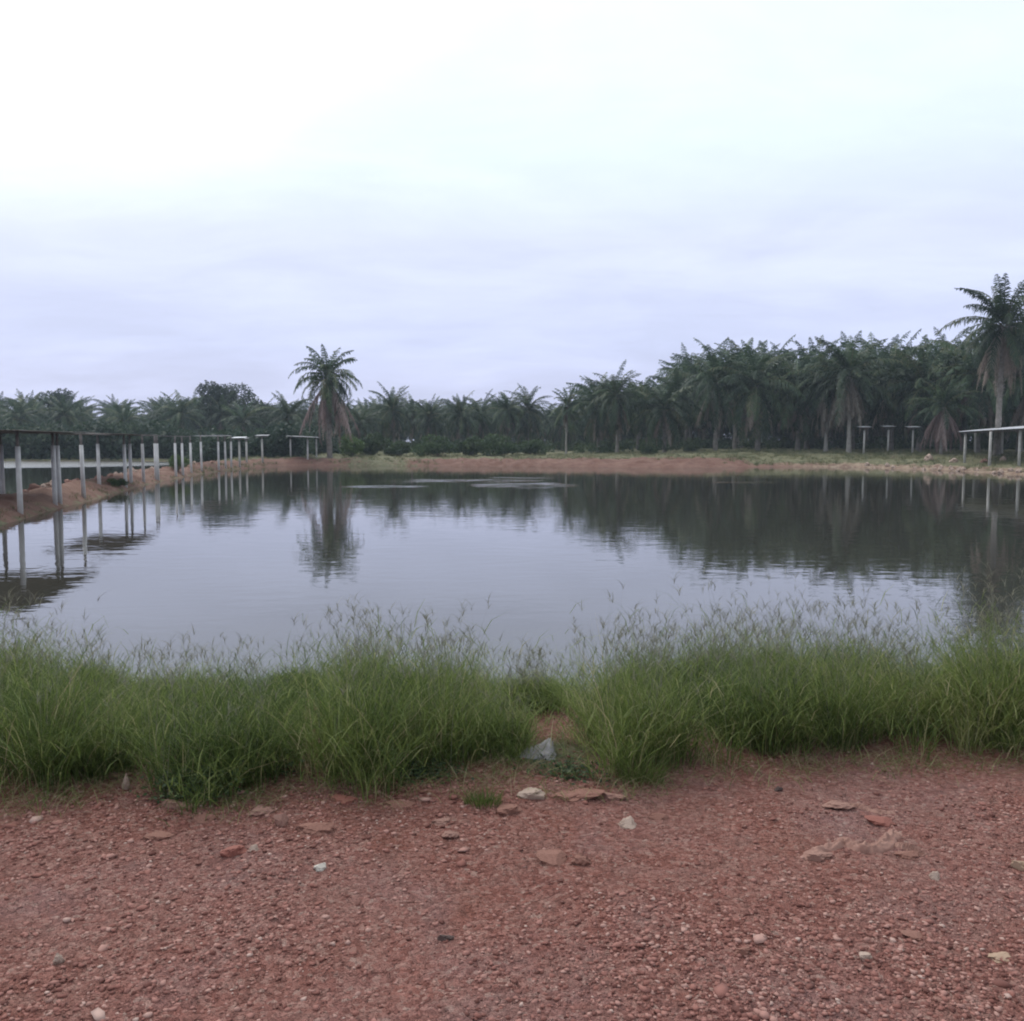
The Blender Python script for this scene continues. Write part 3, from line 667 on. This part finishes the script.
# long shelter at the right edge
s6 = [P(964,70), P(974,82), P(989,65.5), P(1001,78), P(1018.5,63.5), P(1048,61)]
o6 = (s6[2][0], s6[2][1], H(*s6[2])); r6 = empty('long_shelter', o6); tag(r6, 'long open shelter with pale metal roof on six posts at the right picture edge', 'shelter')
for i, (x, y) in enumerate(s6): post(r6, o6, x, y, Ztop(np.interp(CX+F*x/y,[960,990,1048],[431.5,428.5,425.5]), y)-.08, r=.095, mt='conc', split=.05)
zt = lambda px, d, py: (*P(px,d), Ztop(py,d))
roof(r6, o6, [zt(957,69.5,431.5), zt(1062,58.5,425.5), zt(1050,80,423.3), zt(975,84,429.5)], mt='sheet', thick=.03, sag=0)
beam(r6, o6, zt(960,70,432.5), zt(1055,60.5,427.5)); beam(r6, o6, zt(974,82,432), zt(1040,79,429))

# ---------------------------------------------------------------- stones
def rock_mesh(seed, sub=2, rough=.35, ang=1.0):
    bm = bmesh.new(); bmesh.ops.create_icosphere(bm, subdivisions=sub, radius=.5); off = Vector((seed*7.3, seed*3.1, seed))
    for v_ in bm.verts:
        n1 = noise.noise(v_.co*2.2+off); n2 = noise.noise(v_.co*5+off); v_.co *= 1+rough*n1+.5*rough*n2+.25*rough*noise.noise(v_.co*11+off)
    for k in range(5):       # a few broken facets
        rn = random.Random(seed*10+k); nrm = Vector((rn.uniform(-1,1),rn.uniform(-1,1),rn.uniform(-.6,1))).normalized(); dd = rn.uniform(.3,.42)
        for v_ in bm.verts:
            e = v_.co.dot(nrm)-dd
            if e > 0: v_.co -= nrm*e*ang
    me = bpy.data.meshes.new('stone'); bm.to_mesh(me); bm.free(); return me
RM = [rock_mesh(i, 4, .6) for i in range(1,7)]
def stone(px, py, wpx, hpx, deep, mt, label, rz=0, seed=0, group=None, name='stone'):
    g0 = on_z(px, py, .8); g0 = on_z(px, py, H(g0.x, g0.y)); d = g0.y
    me = RM[seed%6].copy(); me.name = name; me.materials.append(M[mt])
    o = link(name, me); sx_ = wpx/F*d; o.scale = (sx_, sx_*deep, max(.012, hpx/F*d*1.1)); o.rotation_euler = (rg.uniform(-.15,.15), rg.uniform(-.15,.15), rz)
    o.location = (g0.x, g0.y, H(g0.x,g0.y)+o.scale[2]*.08); tag(o, label, name.replace('_',' ') if name != 'stone' else 'stone', group); return o
for a in [
 (319,869,13,11,.9,'rock_white','small square white chip lying alone on the left gravel',.3,0),
 (59,962,12,13,.8,'rock_pale','small pale pebble near the lower left corner',.5,1),
 (1019,867,17,14,.9,'rock_tan','tan yellowish stone at the right picture edge',0,2),
 (530,796,23,11,.9,'rock_pale','flat pale stone just below the discarded white cloth',-.2,3),
 (628,825,20,12,.9,'rock_pale','pinkish pale stone below the middle grass tussock',.5,4),
 (553,860,32,17,.9,'rock_brown','larger brown clod of the touching pair in the middle of the gravel',.2,5),
 (582,862,22,14,.8,'rock_brown','smaller brown clod of the touching pair in the middle of the gravel',-.3,1),
 (445,939,15,8,.8,'rock_dark','dark almost black stone on the lower middle gravel',.1,2),
 (233,854,22,15,.9,'rock_red','rusty red stone on the left gravel below the grass',.1,3),
 (254,850,11,8,.9,'rock_pale','small greyish stone beside the rusty red one',.6,4),
 (282,824,14,22,.7,'clay','upright pinkish clod left of the reddish ledge',.2,5),
 (313,829,36,13,.6,'rock_brown','long reddish brown ledge stone below the left grass',-.1,0),
 (126,789,9,20,.7,'rock_pale','narrow pale stone at the gap between the two left grass tussocks',.4,1),
 (118,775,22,6,.7,'clay','thin pale sliver of dried clay in the gap between the left tussocks',.2,2),
 (300,864,7,5,.9,'rock_brown','tiny brown stone left of the small square white chip',.5,4),
 (508,812,24,12,.9,'rock_brown','greyish brown stone right of the lone small grass tuft',.3,3),
 (440,822,18,7,.7,'clay','thin pale clay flake left of the lone small grass tuft',.1,0),
 (450,836,20,8,.8,'clay','pinkish clod below the lone small grass tuft',.4,1),
 (573,797,50,9,.5,'rock_brown','long dark clod edge right of the flat pale stone',0,2),
 (865,958,14,10,.8,'rock_pale','small pale stone at lower right, below the clay ridge',.1,3),
 (913,934,24,6,.7,'rock_brown','low brown clod at lower right under the clay ridge',.1,5),
 (935,878,12,10,.9,'rock_pale','small whitish pebble right of and below the clay ridge',.1,4),
 (997,957,26,6,.6,'rock_tan','flat tan sliver near the lower right corner',.1,0),
 (778,790,13,6,.5,'rock_dark','small dark clod right of the middle tussock',.7,1),
 (742,950,16,9,.8,'rock_brown','small pinkish brown clod in the lower right gravel, left of the small pale stone',.7,2),
]: stone(*a[:7], rz=a[7], seed=a[8])
for px, py, wpx, hpx, lab, sd in [
 (176,806,30,9,'flat broken clod just below the second grass tussock from the left',2),(206,818,26,8,'flat broken clod down and right of the second tussock from the left',4),
 (262,812,34,10,'wide flat clod above the rusty red stone',1),(345,800,26,8,'flat reddish clod between the left ledge stone and the grass',5),
 (398,806,30,8,'flat clod left of the lone small grass tuft, nearest the grass',0),(160,838,28,8,'flat clod on the gravel left of the rusty red stone',3),
 (612,798,24,8,'flat clod under the middle tussock, left of its foot',2),(660,818,22,7,'small flat clod right of the pinkish pale stone',4),
 (838,806,36,8,'flat pale slab of clay above the left end of the clay ridge',1),(880,822,30,10,'orange flat clod just above the clay ridge',5),(905,856,24,9,'broken flat clod right under the clay ridge end',0),(818,858,26,10,'rounded lump at the left tip of the clay ridge',2)]:
    stone(px, py, wpx, hpx, .6, 'clay' if sd in (1,2) else 'rock_red' if sd == 5 else 'rock_brown', lab, rz=rg.uniform(-.4,.4), seed=sd)
# dried clay ridge, one winding lump
def ridge(name, pts, label, mt='clay'):
    V = []; Fs = []; W = []
    for px, py, wp in pts:
        g0 = on_z(px, py, .8); W.append((g0.x, g0.y, wp/F*g0.y))
    n = 140; tt = np.linspace(0, len(W)-1, n); A = np.array(W); c_ = np.stack([np.interp(tt, np.arange(len(W)), A[:,j]) for j in range(3)],1)
    m_ = 21
    for i in range(n):
        d = c_[min(i+1,n-1)]-c_[max(i-1,0)]; d = d[:2]/(np.hypot(*d[:2])+1e-9); nr = np.array([-d[1], d[0]]); e = math.sin(math.pi*i/(n-1))**.4
        for k in range(m_):
            u = k/(m_-1)*2-1; q = c_[i,:2]+nr*u*c_[i,2]*.55*(1+.35*noise.noise(Vector((i*.15,u*2,2)))); 
            hh_ = .004*e*(1-u*u)+(1-u*u)*c_[i,2]*.40*e*max(.15,1+.7*noise.noise(Vector((i*.13,u*1.5,7)))+.5*noise.noise(Vector((i*.3,u*3,3)))+.25*noise.noise(Vector((i*.8,u*7,5)))) - .004
            V.append((q[0], q[1], H(q[0],q[1])+hh_))
    for i in range(n-1):
        for k in range(m_-1): a = i*m_+k; Fs.append((a,a+1,a+m_+1,a+m_))
    me = bpy.data.meshes.new(name); me.from_pydata(V,[],Fs); me.update(); me.polygons.foreach_set('use_smooth',[True]*len(me.polygons)); me.materials.append(M[mt]); return tag(link(name, me), label, 'clay ridge')
ridge('clay_ridge', [(800,860,12),(822,851,14),(845,843,13),(862,851,16),(882,848,18),(893,836,16),(900,832,9)], 'winding ridge of dried pinkish clay on the right gravel')
ridge('clay_ridge', [(893,846,9),(912,850,13),(926,856,10)], 'short clay ridge joining the right end of the winding ridge')
ridge('clay_ridge', [(845,803,5),(858,806,8),(876,812,8),(896,813,5)], 'thin pale clay ridge above the winding one', 'clay')
# gravel: one mass of small stones
rs = np.random.RandomState(9)
ib = bmesh.new(); bmesh.ops.create_icosphere(ib, subdivisions=1, radius=.5); ib.verts.ensure_lookup_table()
IV = np.array([v_.co[:] for v_ in ib.verts]); IF = np.array([[v_.index for v_ in f.verts] for f in ib.faces]); ib.free()
NG = 46000
yy = 1.9+(5.0-1.9)*rs.rand(NG)**1.25; xx = rs.uniform(-.66,.66,NG)*(yy+.4)
clus = vn(xx,yy,1.3)+.5*vn(xx,yy,4); keep = rs.rand(NG) < np.clip(.5+.8*clus-.35*np.exp(-((yy-3.05-.05*xx)/.22)**2),.06,1); xx, yy = xx[keep], yy[keep]; NG = len(xx)
sz = .0038+.0062*rs.rand(NG)**2.4; big_ = rs.rand(NG) < .012+.035*np.exp(-((yy-3.75)/.25)**2)*(xx<1.2); sz[big_] *= rs.uniform(1.5,3.2,big_.sum())
zz_ = terrain(xx, yy)
sc_ = np.stack([sz*2*rs.uniform(.7,1.35,NG), sz*2*rs.uniform(.7,1.35,NG), sz*2*rs.uniform(.4,.75,NG)*np.where(big_,.55,1)],1)
VV = IV[None]*(1+rs.uniform(-.5,.5,(NG,len(IV),1)))*sc_[:,None,:]
an = rs.uniform(0,6.28,NG); ca, sa = np.cos(an)[:,None], np.sin(an)[:,None]
VX = VV[:,:,0]*ca-VV[:,:,1]*sa; VY = VV[:,:,0]*sa+VV[:,:,1]*ca
VV = np.stack([VX+xx[:,None], VY+yy[:,None], VV[:,:,2]+(zz_+sz*.15)[:,None]],2).reshape(-1,3)
FF = (IF[None]+len(IV)*np.arange(NG)[:,None,None]).reshape(-1,3)
m, t, p, o = mat('gravel_stone'); t.links.new(ramp(t, attr(t,'tint'), [(0,(.12,.042,.032)),(.35,(.25,.10,.078)),(.75,(.35,.17,.14)),(.97,(.42,.25,.21)),(1,(.50,.37,.32))]), p.inputs['Base Color'])
p.inputs['Roughness'].default_value = .85; bump(t, p, noise_tex(t, 250, 3, .6, geo(t)), .4, .003)
tag(link('gravel', tri_mesh('gravel', VV, FF, m, np.repeat(rs.rand(NG),len(IV)))), 'loose reddish gravel covering the track', 'gravel', kind='stuff')

# rocks along the far banks
rb = random.Random(8)
for k, me in enumerate([rock_mesh(21+i,3,.8) for i in range(4)]):
    RM.append(me)
farm_ = [m_.copy() for m_ in RM[6:]]
for i, m_ in enumerate(farm_): m_.materials.append(M['rock_pale'] if i%2 else M['clay']); m_.name = 'boulder'
def boulder(x, y, s, label, group, k):
    o = link('boulder', farm_[k%4]); o.location = (x,y,H(x,y)+s*.12); o.scale = (s*rb.uniform(.9,1.5), s, s*rb.uniform(.55,.9)); o.rotation_euler = (0,0,rb.uniform(0,6)); tag(o, label, 'boulder', group)
for px, py, s, lab in [(929,459,.62,'pale lump on the right bank below the pinkish skirted palm'),(954,459,.55,'pale lump on the right bank just left of the long shelter'),
    (984,460,.6,'pinkish lump between the front posts of the long shelter'),(893,460,.5,'pale lump on the right bank below the T-shaped posts'),(1003,463,.45,'small lump beside the second front post of the long shelter')]:
    d = float(np.interp(px,[890,930,1010],[78,73.5,67.5])); boulder(X(px,d), d, s, lab, 'pale lumps on the right bank', 1 if px != 984 else 2)
for i in range(60):
    u = rb.random(); y = 25+48*u**1.2; xr = np.interp(y, MAIN[2:8,1], MAIN[2:8,0]); x = xr-rb.uniform(1.5,2.3); px = CX+F*x/y
    if px < -5: continue
    boulder(x, y, rb.uniform(.14,.42), 'loose clod of earth along the crest of the left dike', 'clods scattered along the dike crest', rb.choice((0,1,2)))
for i in range(26):
    y = rb.uniform(58,76); x = float(np.interp(y,[58,60,67,72,76.5],[34.3,33.6,32.6,31.2,29]))+rb.uniform(-.1,.8)
    boulder(x, y, rb.uniform(.15,.4), 'small pale stone lining the waterline of the right bank', 'stones at the right waterline', 1)

# ---------------------------------------------------------------- grass
def blades(rs, base, hgt, lean_az, lean, width, seg=4, tint=None):
    """curved tapering strips -> verts, quads, tint"""
    n = len(base); u = np.linspace(0,1,seg+1)[None,:]
    bend = lean[:,None]*(u**1.8)*hgt[:,None]; z = hgt[:,None]*(u - .22*lean[:,None]*u**2)
    dx = np.cos(lean_az)[:,None]; dy = np.sin(lean_az)[:,None]
    cx = base[:,0,None]+bend*dx; cy = base[:,1,None]+bend*dy; cz = base[:,2,None]+z
    wa = rs.uniform(-1.2,1.2,n)[:,None]; wx, wy = np.cos(wa), np.sin(wa)
    wd = width[:,None]*.5*(1-u**1.6*.94)*np.minimum(1, .55+u*2)
    A = np.stack([cx-wx*wd, cy-wy*wd, cz],2); B = np.stack([cx+wx*wd, cy+wy*wd, cz],2)
    V = np.stack([A,B],2).reshape(-1,3); k = 2*(seg+1); i = (k*np.arange(n))[:,None]+2*np.arange(seg)[None,:]; i = i.ravel()
    Q_ = np.stack([i,i+1,i+3,i+2],1)
    tn = np.repeat(tint if tint is not None else rs.rand(n), k)
    return V, Q_, tn, np.stack([cx[:,-1],cy[:,-1],cz[:,-1]],1), np.stack([cx,cy,cz],2)
TOPX = [-60,0,60,90,120,150,200,240,270,290,312,350,400,450,500,540,570,620,680,740,790,850,900,960,1024,1090]
TOPY = [640,642,647,680,694,674,676,690,714,718,668,645,650,670,688,706,672,652,656,650,630,626,644,640,642,638]
BX = [-60,0,70,105,135,165,210,265,285,300,340,400,430,500,528,545,590,604,640,662,690,750,850,1024,1090]
BY = [802,802,796,778,780,800,806,800,776,786,790,786,776,772,750,738,738,772,782,784,760,764,760,756,756]
rs = np.random.RandomState(101)
NT = 1450; tuf = []
cl_ = []
for px, py, rr_, hh_ in ((642,772,.25,1.15),(672,764,.2,1.0),(30,790,.28,1.05),(95,782,.18,.8),(190,796,.27,1.0),(245,790,.2,.9),(345,780,.28,1.1),(440,768,.26,1.05),(500,756,.2,.85),(610,752,.2,.95)):
    c_ = on_z(px, py, .8); cl_.append((c_.x, c_.y+.12, rr_, hh_))
for i in range(400):
    px = rs.uniform(-60,1085); d_ = on_z(px, np.interp(px,BX,BY), .8).y; y = d_+.16+rs.rand()**1.3*1.3; x = X(px,y)
    if all((x-a)**2+(y-b)**2 > .40**2 for a, b, c_, h_ in cl_): cl_.append((x, y, rs.uniform(.13,.27), rs.uniform(.50,1.18)))
CL = np.array(cl_)
while len(tuf) < NT:
    px = rs.uniform(-50,1075); d0 = on_z(px, np.interp(px,BX,BY)+7*math.sin(px*.071)+6*math.sin(px*.173+1)+rs.normal()*5, .8).y + .03
    y = d0 + rs.rand()**1.15*(5.75-d0); x = X(px, y)
    if 528 < px < 588 and y < 4.42: continue
    if 285 < px < 300 and rs.rand() < .5: continue
    if rs.rand() < .93:               # most stems gather in tussocks
        c_ = CL[np.argmin((CL[:,0]-x)**2+(CL[:,1]-y)**2)]; q_ = rs.normal(0,.42,2)*c_[2]; x, y = c_[0]+q_[0], c_[1]+q_[1]
        if y < d0-.02 or y > 5.8: continue
        px = CX+F*x/y
        if 528 < px < 588 and y < 4.42: continue
    else: c_ = (x, y, .2, .8)
    dd = math.hypot(x-c_[0], y-c_[1])/c_[2]
    tuf.append((x, y, px, d0, c_[3]*(1-.30*min(1.3,dd)**2), math.atan2(y-c_[1], x-c_[0]), min(dd,1.2)))
parts = []; sparts = []; heads = []
for x, y, px, d0, cf, caz, cdd in tuf:
    zg = H(x,y); zt_ = Ztop(np.interp(px,TOPX,TOPY)+rs.normal()*13+3, y)
    h0 = np.clip(zt_-zg, .16, .95)*(1+.16*vn(x,y,3.1))
    edge = np.clip((y-d0)/.28, 0, 1); h0 *= (.55+.45*edge**.7)*cf*1.06
    nb = int(rs.uniform(22,38)); a = rs.uniform(0,6.28,nb); rr = rs.rand(nb)**.6*.085
    b = np.stack([x+np.cos(a)*rr, y+np.sin(a)*rr, np.full(nb, zg-.01)],1)
    hh_ = h0*(.35+.75*rs.rand(nb)**.8)*rs.uniform(.85,1.15); ln = np.abs(rs.normal(.2,.42,nb))+rr*2.5
    base_t = np.clip(.42+.20*vn(x,y,1.7)+.12*vn(x,y,5)+rs.normal()*.11,.02,.9)
    tn = np.clip(base_t+rs.normal(0,.13,nb),0,.9); tn[rs.rand(nb)<.09] = rs.uniform(.93,1)
    tn[hh_ < h0*.55] = np.where(rs.rand((hh_ < h0*.55).sum())<.25, .97, tn[hh_ < h0*.55])
    out_ = rs.rand(nb) < .55*cdd; a = np.where(out_, caz+rs.normal(0,.5,nb), a); ln = ln+out_*.45*cdd
    r_ = blades(rs, b, hh_, a+rs.normal(0,.6,nb), ln, rs.uniform(.0028,.0056,nb), 4, tn); parts.append(r_[:3])
    # small leaves leaving the stems
    for rep in range(3):
        sel = rs.rand(nb) < .8; cl = r_[4][sel]; ns = len(cl)
        j = rs.randint(1,5,ns); b2 = cl[np.arange(ns), j]; parts.append(blades(rs, b2, rs.uniform(.05,.15,ns), rs.uniform(0,6.28,ns), rs.uniform(.5,1.7,ns), rs.uniform(.003,.0055,ns), 2, np.clip(base_t+rs.normal(.08,.2,ns),0,.95))[:3])
    # flowering stems
    k = rs.poisson((2.0 if px > 300 else 1.2)*(.3 if 255 < px < 305 or 95 < px < 130 else 1))
    if k and edge > .3:
        b3 = np.stack([x+rs.normal(0,.05,k), y+rs.normal(0,.05,k), np.full(k,zg)],1); hs = h0*rs.uniform(.85,1.05,k)+rs.uniform(.03,.28,k)*(1.15 if px > 600 else .95)
        q = blades(rs, b3, hs, rs.uniform(0,6.28,k), rs.uniform(.05,.3,k), np.full(k,.0024), 5, rs.uniform(.2,.7,k)); sparts.append(q[:3]); heads.append(q[3])
hd = np.concatenate(heads)
for k in range(6):
    n = len(hd); b = hd+np.array([0,0,-1.])*rs.uniform(-.004,.03,n)[:,None]; az = rs.uniform(0,6.28,n)
    keepm = rs.rand(n) < .8
    sparts.append(blades(rs, b[keepm], rs.uniform(.025,.075,keepm.sum()), az[keepm], rs.uniform(.5,1.4,keepm.sum()), rs.uniform(.0022,.004,keepm.sum()), 3, rs.rand(keepm.sum()))[:3])
J = join(parts); gr = link('tall_grass', tri_mesh('tall_grass', J[0], J[1], M['grass'], J[2])); tag(gr, 'tall green grass growing along the near bank', 'grass', kind='stuff')
J = join(sparts); gs_ = link('seed_heads', tri_mesh('seed_heads', J[0], J[1], M['seed'], J[2]), gr); gs_['kind'] = 'stuff'
lit = []
for i in range(2600):
    px = rs.uniform(-40,1070); d_ = on_z(px, np.interp(px,BX,BY)+rs.normal()*9+4, .8).y; x = X(px,d_); lit.append((x,d_,H(x,d_)+.003))
for i in range(500):
    px = rs.uniform(400,640); d_ = on_z(px, rs.uniform(738,800), .8).y; x = X(px,d_); lit.append((x,d_,H(x,d_)+.003))
lit = np.array(lit); n = len(lit)
q = blades(rs, lit, rs.uniform(.03,.12,n), rs.uniform(0,6.28,n), rs.uniform(.9,2.6,n), rs.uniform(.002,.004,n), 3, np.clip(rs.choice([.97,.35,.6,.9],n)+rs.normal(0,.05,n),0,1))
tag(link('grass_litter', tri_mesh('grass_litter', q[0], q[1], M['grass'], q[2])), 'dry straw and short runners along the foot of the tall grass', 'grass litter', kind='stuff')
# low litter of short grass in the bare hollow
def tuft(name, px, py, n, spread, h, label, width=.0035, mt='grass', cat='grass tuft'):
    c_ = on_z(px, py, .8); r = rs; a = r.uniform(0,6.28,n); rr = r.rand(n)**.7*spread
    b = np.stack([np.cos(a)*rr, np.sin(a)*rr*.7, np.full(n,-.005)],1)
    q = blades(r, b, h*r.uniform(.4,1,n), a+r.normal(0,.5,n), r.uniform(.2,1.1,n), r.uniform(.6,1.2,n)*width, 3, np.clip(r.normal(.45,.15,n),0,.9))
    o = link(name, tri_mesh(name, q[0], q[1], M[mt], q[2]), loc=(c_.x, c_.y, H(c_.x,c_.y))); return tag(o, label, cat)
tuft('grass_tuft', 483, 805, 260, .075, .085, 'lone small green tuft on the gravel in front of the tall grass')
tuft('grass_tuft', 274, 610+160, 90, .06, .10, 'tiny tuft in the gap between the second and third tussock')
tuft('grass_tuft', 640, 792-14, 240, .10, .2, 'stiff outer shoots at the foot of the middle tussock')
def weed(px, py, r_, h, n, label):
    c_ = on_z(px, py, .8); rs_ = np.random.RandomState(int(px)); P_ = np.stack([rs_.normal(0,r_*.5,n), rs_.normal(0,r_*.35,n), rs_.rand(n)**1.3*h],1)
    V, Q_, T_ = [], [], []; a = rs_.normal(size=(n,3)); a[:,2] *= .35; a /= np.linalg.norm(a,axis=1,keepdims=True); b = np.cross(a, np.array([0,0,1.])+rs_.normal(0,.3,(n,3))); b /= np.linalg.norm(b,axis=1,keepdims=True)
    s = rs_.uniform(.007,.015,n)[:,None]; V = np.stack([P_-a*s,P_+b*s*.6,P_+a*s,P_-b*s*.6],1).reshape(-1,3); i = 4*np.arange(n)
    root = empty('leafy_weed', (c_.x,c_.y,H(c_.x,c_.y))); tag(root, label, 'weed')
    link('foliage', tri_mesh('foliage', V, np.stack([i,i+1,i+2,i+3],1), M['shrub'], np.repeat(rs_.rand(n),4)), root)
    k = 60; sp = rs_.permutation(n)[:k]; b0 = np.stack([P_[sp,0]*.4,P_[sp,1]*.4,np.zeros(k)],1); q = blades(rs_, b0, P_[sp,2]+.01, np.arctan2(P_[sp,1],P_[sp,0]), rs_.uniform(.2,.8,k), np.full(k,.003), 3, rs_.rand(k))
    link('stem', tri_mesh('stem', q[0], q[1], M['grass'], q[2]), root)
weed(200, 797, .17, .11, 1300, 'low leafy weed at the foot of the second tussock from the left')
weed(265, 775, .12, .10, 600, 'small leafy weed under the right side of the second tussock')
weed(570, 772, .20, .04, 500, 'sparse creeping weed on the bare patch right of the discarded cloth')
weed(420, 778, .16, .06, 500, 'creeping weed beneath the grass left of the discarded cloth')
# far bank grass
rs = np.random.RandomState(55); B_ = []
def band(n, fx, s0, s1):
    for _ in range(n):
        x, y = fx(); 
        B_.append((x,y))
cand = np.stack([rs.uniform(-32,48,60000), rs.uniform(22,100,60000)],1)
hz, ss = terrain(cand[:,0], cand[:,1], True); px_ = CX+F*cand[:,0]/cand[:,1]
prob = np.zeros(len(cand))
prob += (ss>2.2+1.5*np.exp(-((cand[:,0]-12)/9.)**4))*(cand[:,1]>70)*.5
prob += (ss>.5)*(cand[:,0]>18)*(cand[:,1]>55)*.75
prob += (ss>.05)*(ss<1.6)*(np.exp(-((cand[:,0]+12)/5)**2))*(cand[:,1]>75)*1.0
prob += (ss>.02)*(ss<.5)*(cand[:,1]<80)*(cand[:,0]<-12)*.8
prob += (ss>.02)*(cand[:,1]<80)*(cand[:,0]<-12)*.12
prob *= (px_>-20)*(px_<1050)*(ss>0)*np.clip(.5+1.2*vn(cand[:,0],cand[:,1],.6),0,1)
k = rs.rand(len(cand)) < prob; cand, hz = cand[k], hz[k]
nb = 9; base = np.repeat(np.stack([cand[:,0],cand[:,1],hz-.02],1), nb, 0)+np.concatenate([rs.normal(0,.10,(len(cand)*nb,2)), np.zeros((len(cand)*nb,1))],1)
n = len(base); hsc = np.repeat(np.where(cand[:,1]<60, .16, .30)*rs.uniform(.5,1.2,len(cand)), nb)
q = blades(rs, base, hsc*rs.uniform(.5,1.1,n), rs.uniform(0,6.28,n), rs.uniform(.1,.8,n), np.where(base[:,1]<60,.018,.035), 2, np.clip(np.repeat(rs.rand(len(cand)),nb)+rs.normal(0,.15,n),0,1))
tag(link('bank_grass', tri_mesh('bank_grass', q[0], q[1], M['bankgrass'], q[2])), 'short grass and weeds on the far banks and the dike', 'grass', kind='stuff')

# ---------------------------------------------------------------- discarded cloth
c0 = on_z(538, 755, .8); nxp, nyp = 34, 22; V = []; Fs = []
for j in range(nyp):
    for i in range(nxp):
        u, v_ = i/(nxp-1)-.5, j/(nyp-1)-.5
        xx_ = u*.17+.02*v_; yy_ = v_*.15*(.45+.75*(u+.5))*(1+.25*noise.noise(Vector((u*9,v_*2,5))))+.02*(u+.5)
        z = .012+.05*math.exp(-((u-.34)/.14)**2)*(1-abs(v_)*.9)+.02*math.exp(-((u+.1)/.3)**2)*(1-abs(v_)) + .014*noise.noise(Vector((u*6,v_*6,3)))+.01*abs(noise.noise(Vector((u*13,v_*9,8))))
        if abs(u) > .46 or abs(v_) > .44: z *= .4
        V.append((xx_+.012*noise.noise(Vector((u*5,v_*5,0))), yy_+.012*noise.noise(Vector((u*5,v_*5,9))), z))
for j in range(nyp-1):
    for i in range(nxp-1):
        a = j*nxp+i; Fs.append((a,a+1,a+nxp+1,a+nxp))
me = bpy.data.meshes.new('cloth'); me.from_pydata(V,[],Fs); me.update(); me.polygons.foreach_set('use_smooth',[True]*len(me.polygons)); me.materials.append(M['rag'])
o = link('discarded_cloth', me, loc=(c0.x,c0.y,H(c0.x,c0.y)+.002)); o.rotation_euler = (R(14),0,R(8))
md = o.modifiers.new('thickness','SOLIDIFY'); md.thickness = .0015
tag(o, 'crumpled dirty white cloth lying at the foot of the grass near the middle', 'cloth')

# ---------------------------------------------------------------- haze
mb = MB(); mb.box((0,295,10), (1300,700,26)); hm = bpy.data.materials.new('haze'); hm.use_nodes = True; ht = hm.node_tree
for n in list(ht.nodes): ht.nodes.remove(n)
ho = ht.nodes.new('ShaderNodeOutputMaterial'); hv = ht.nodes.new('ShaderNodeVolumePrincipled'); ht.links.new(hv.outputs[0], ho.inputs['Volume'])
hv.inputs['Color'].default_value = (.74,.85,1,1); hv.inputs['Density'].default_value = .00055; hv.inputs['Anisotropy'].default_value = .1
tag(link('haze', mb.mesh('haze', hm)), kind='stuff')
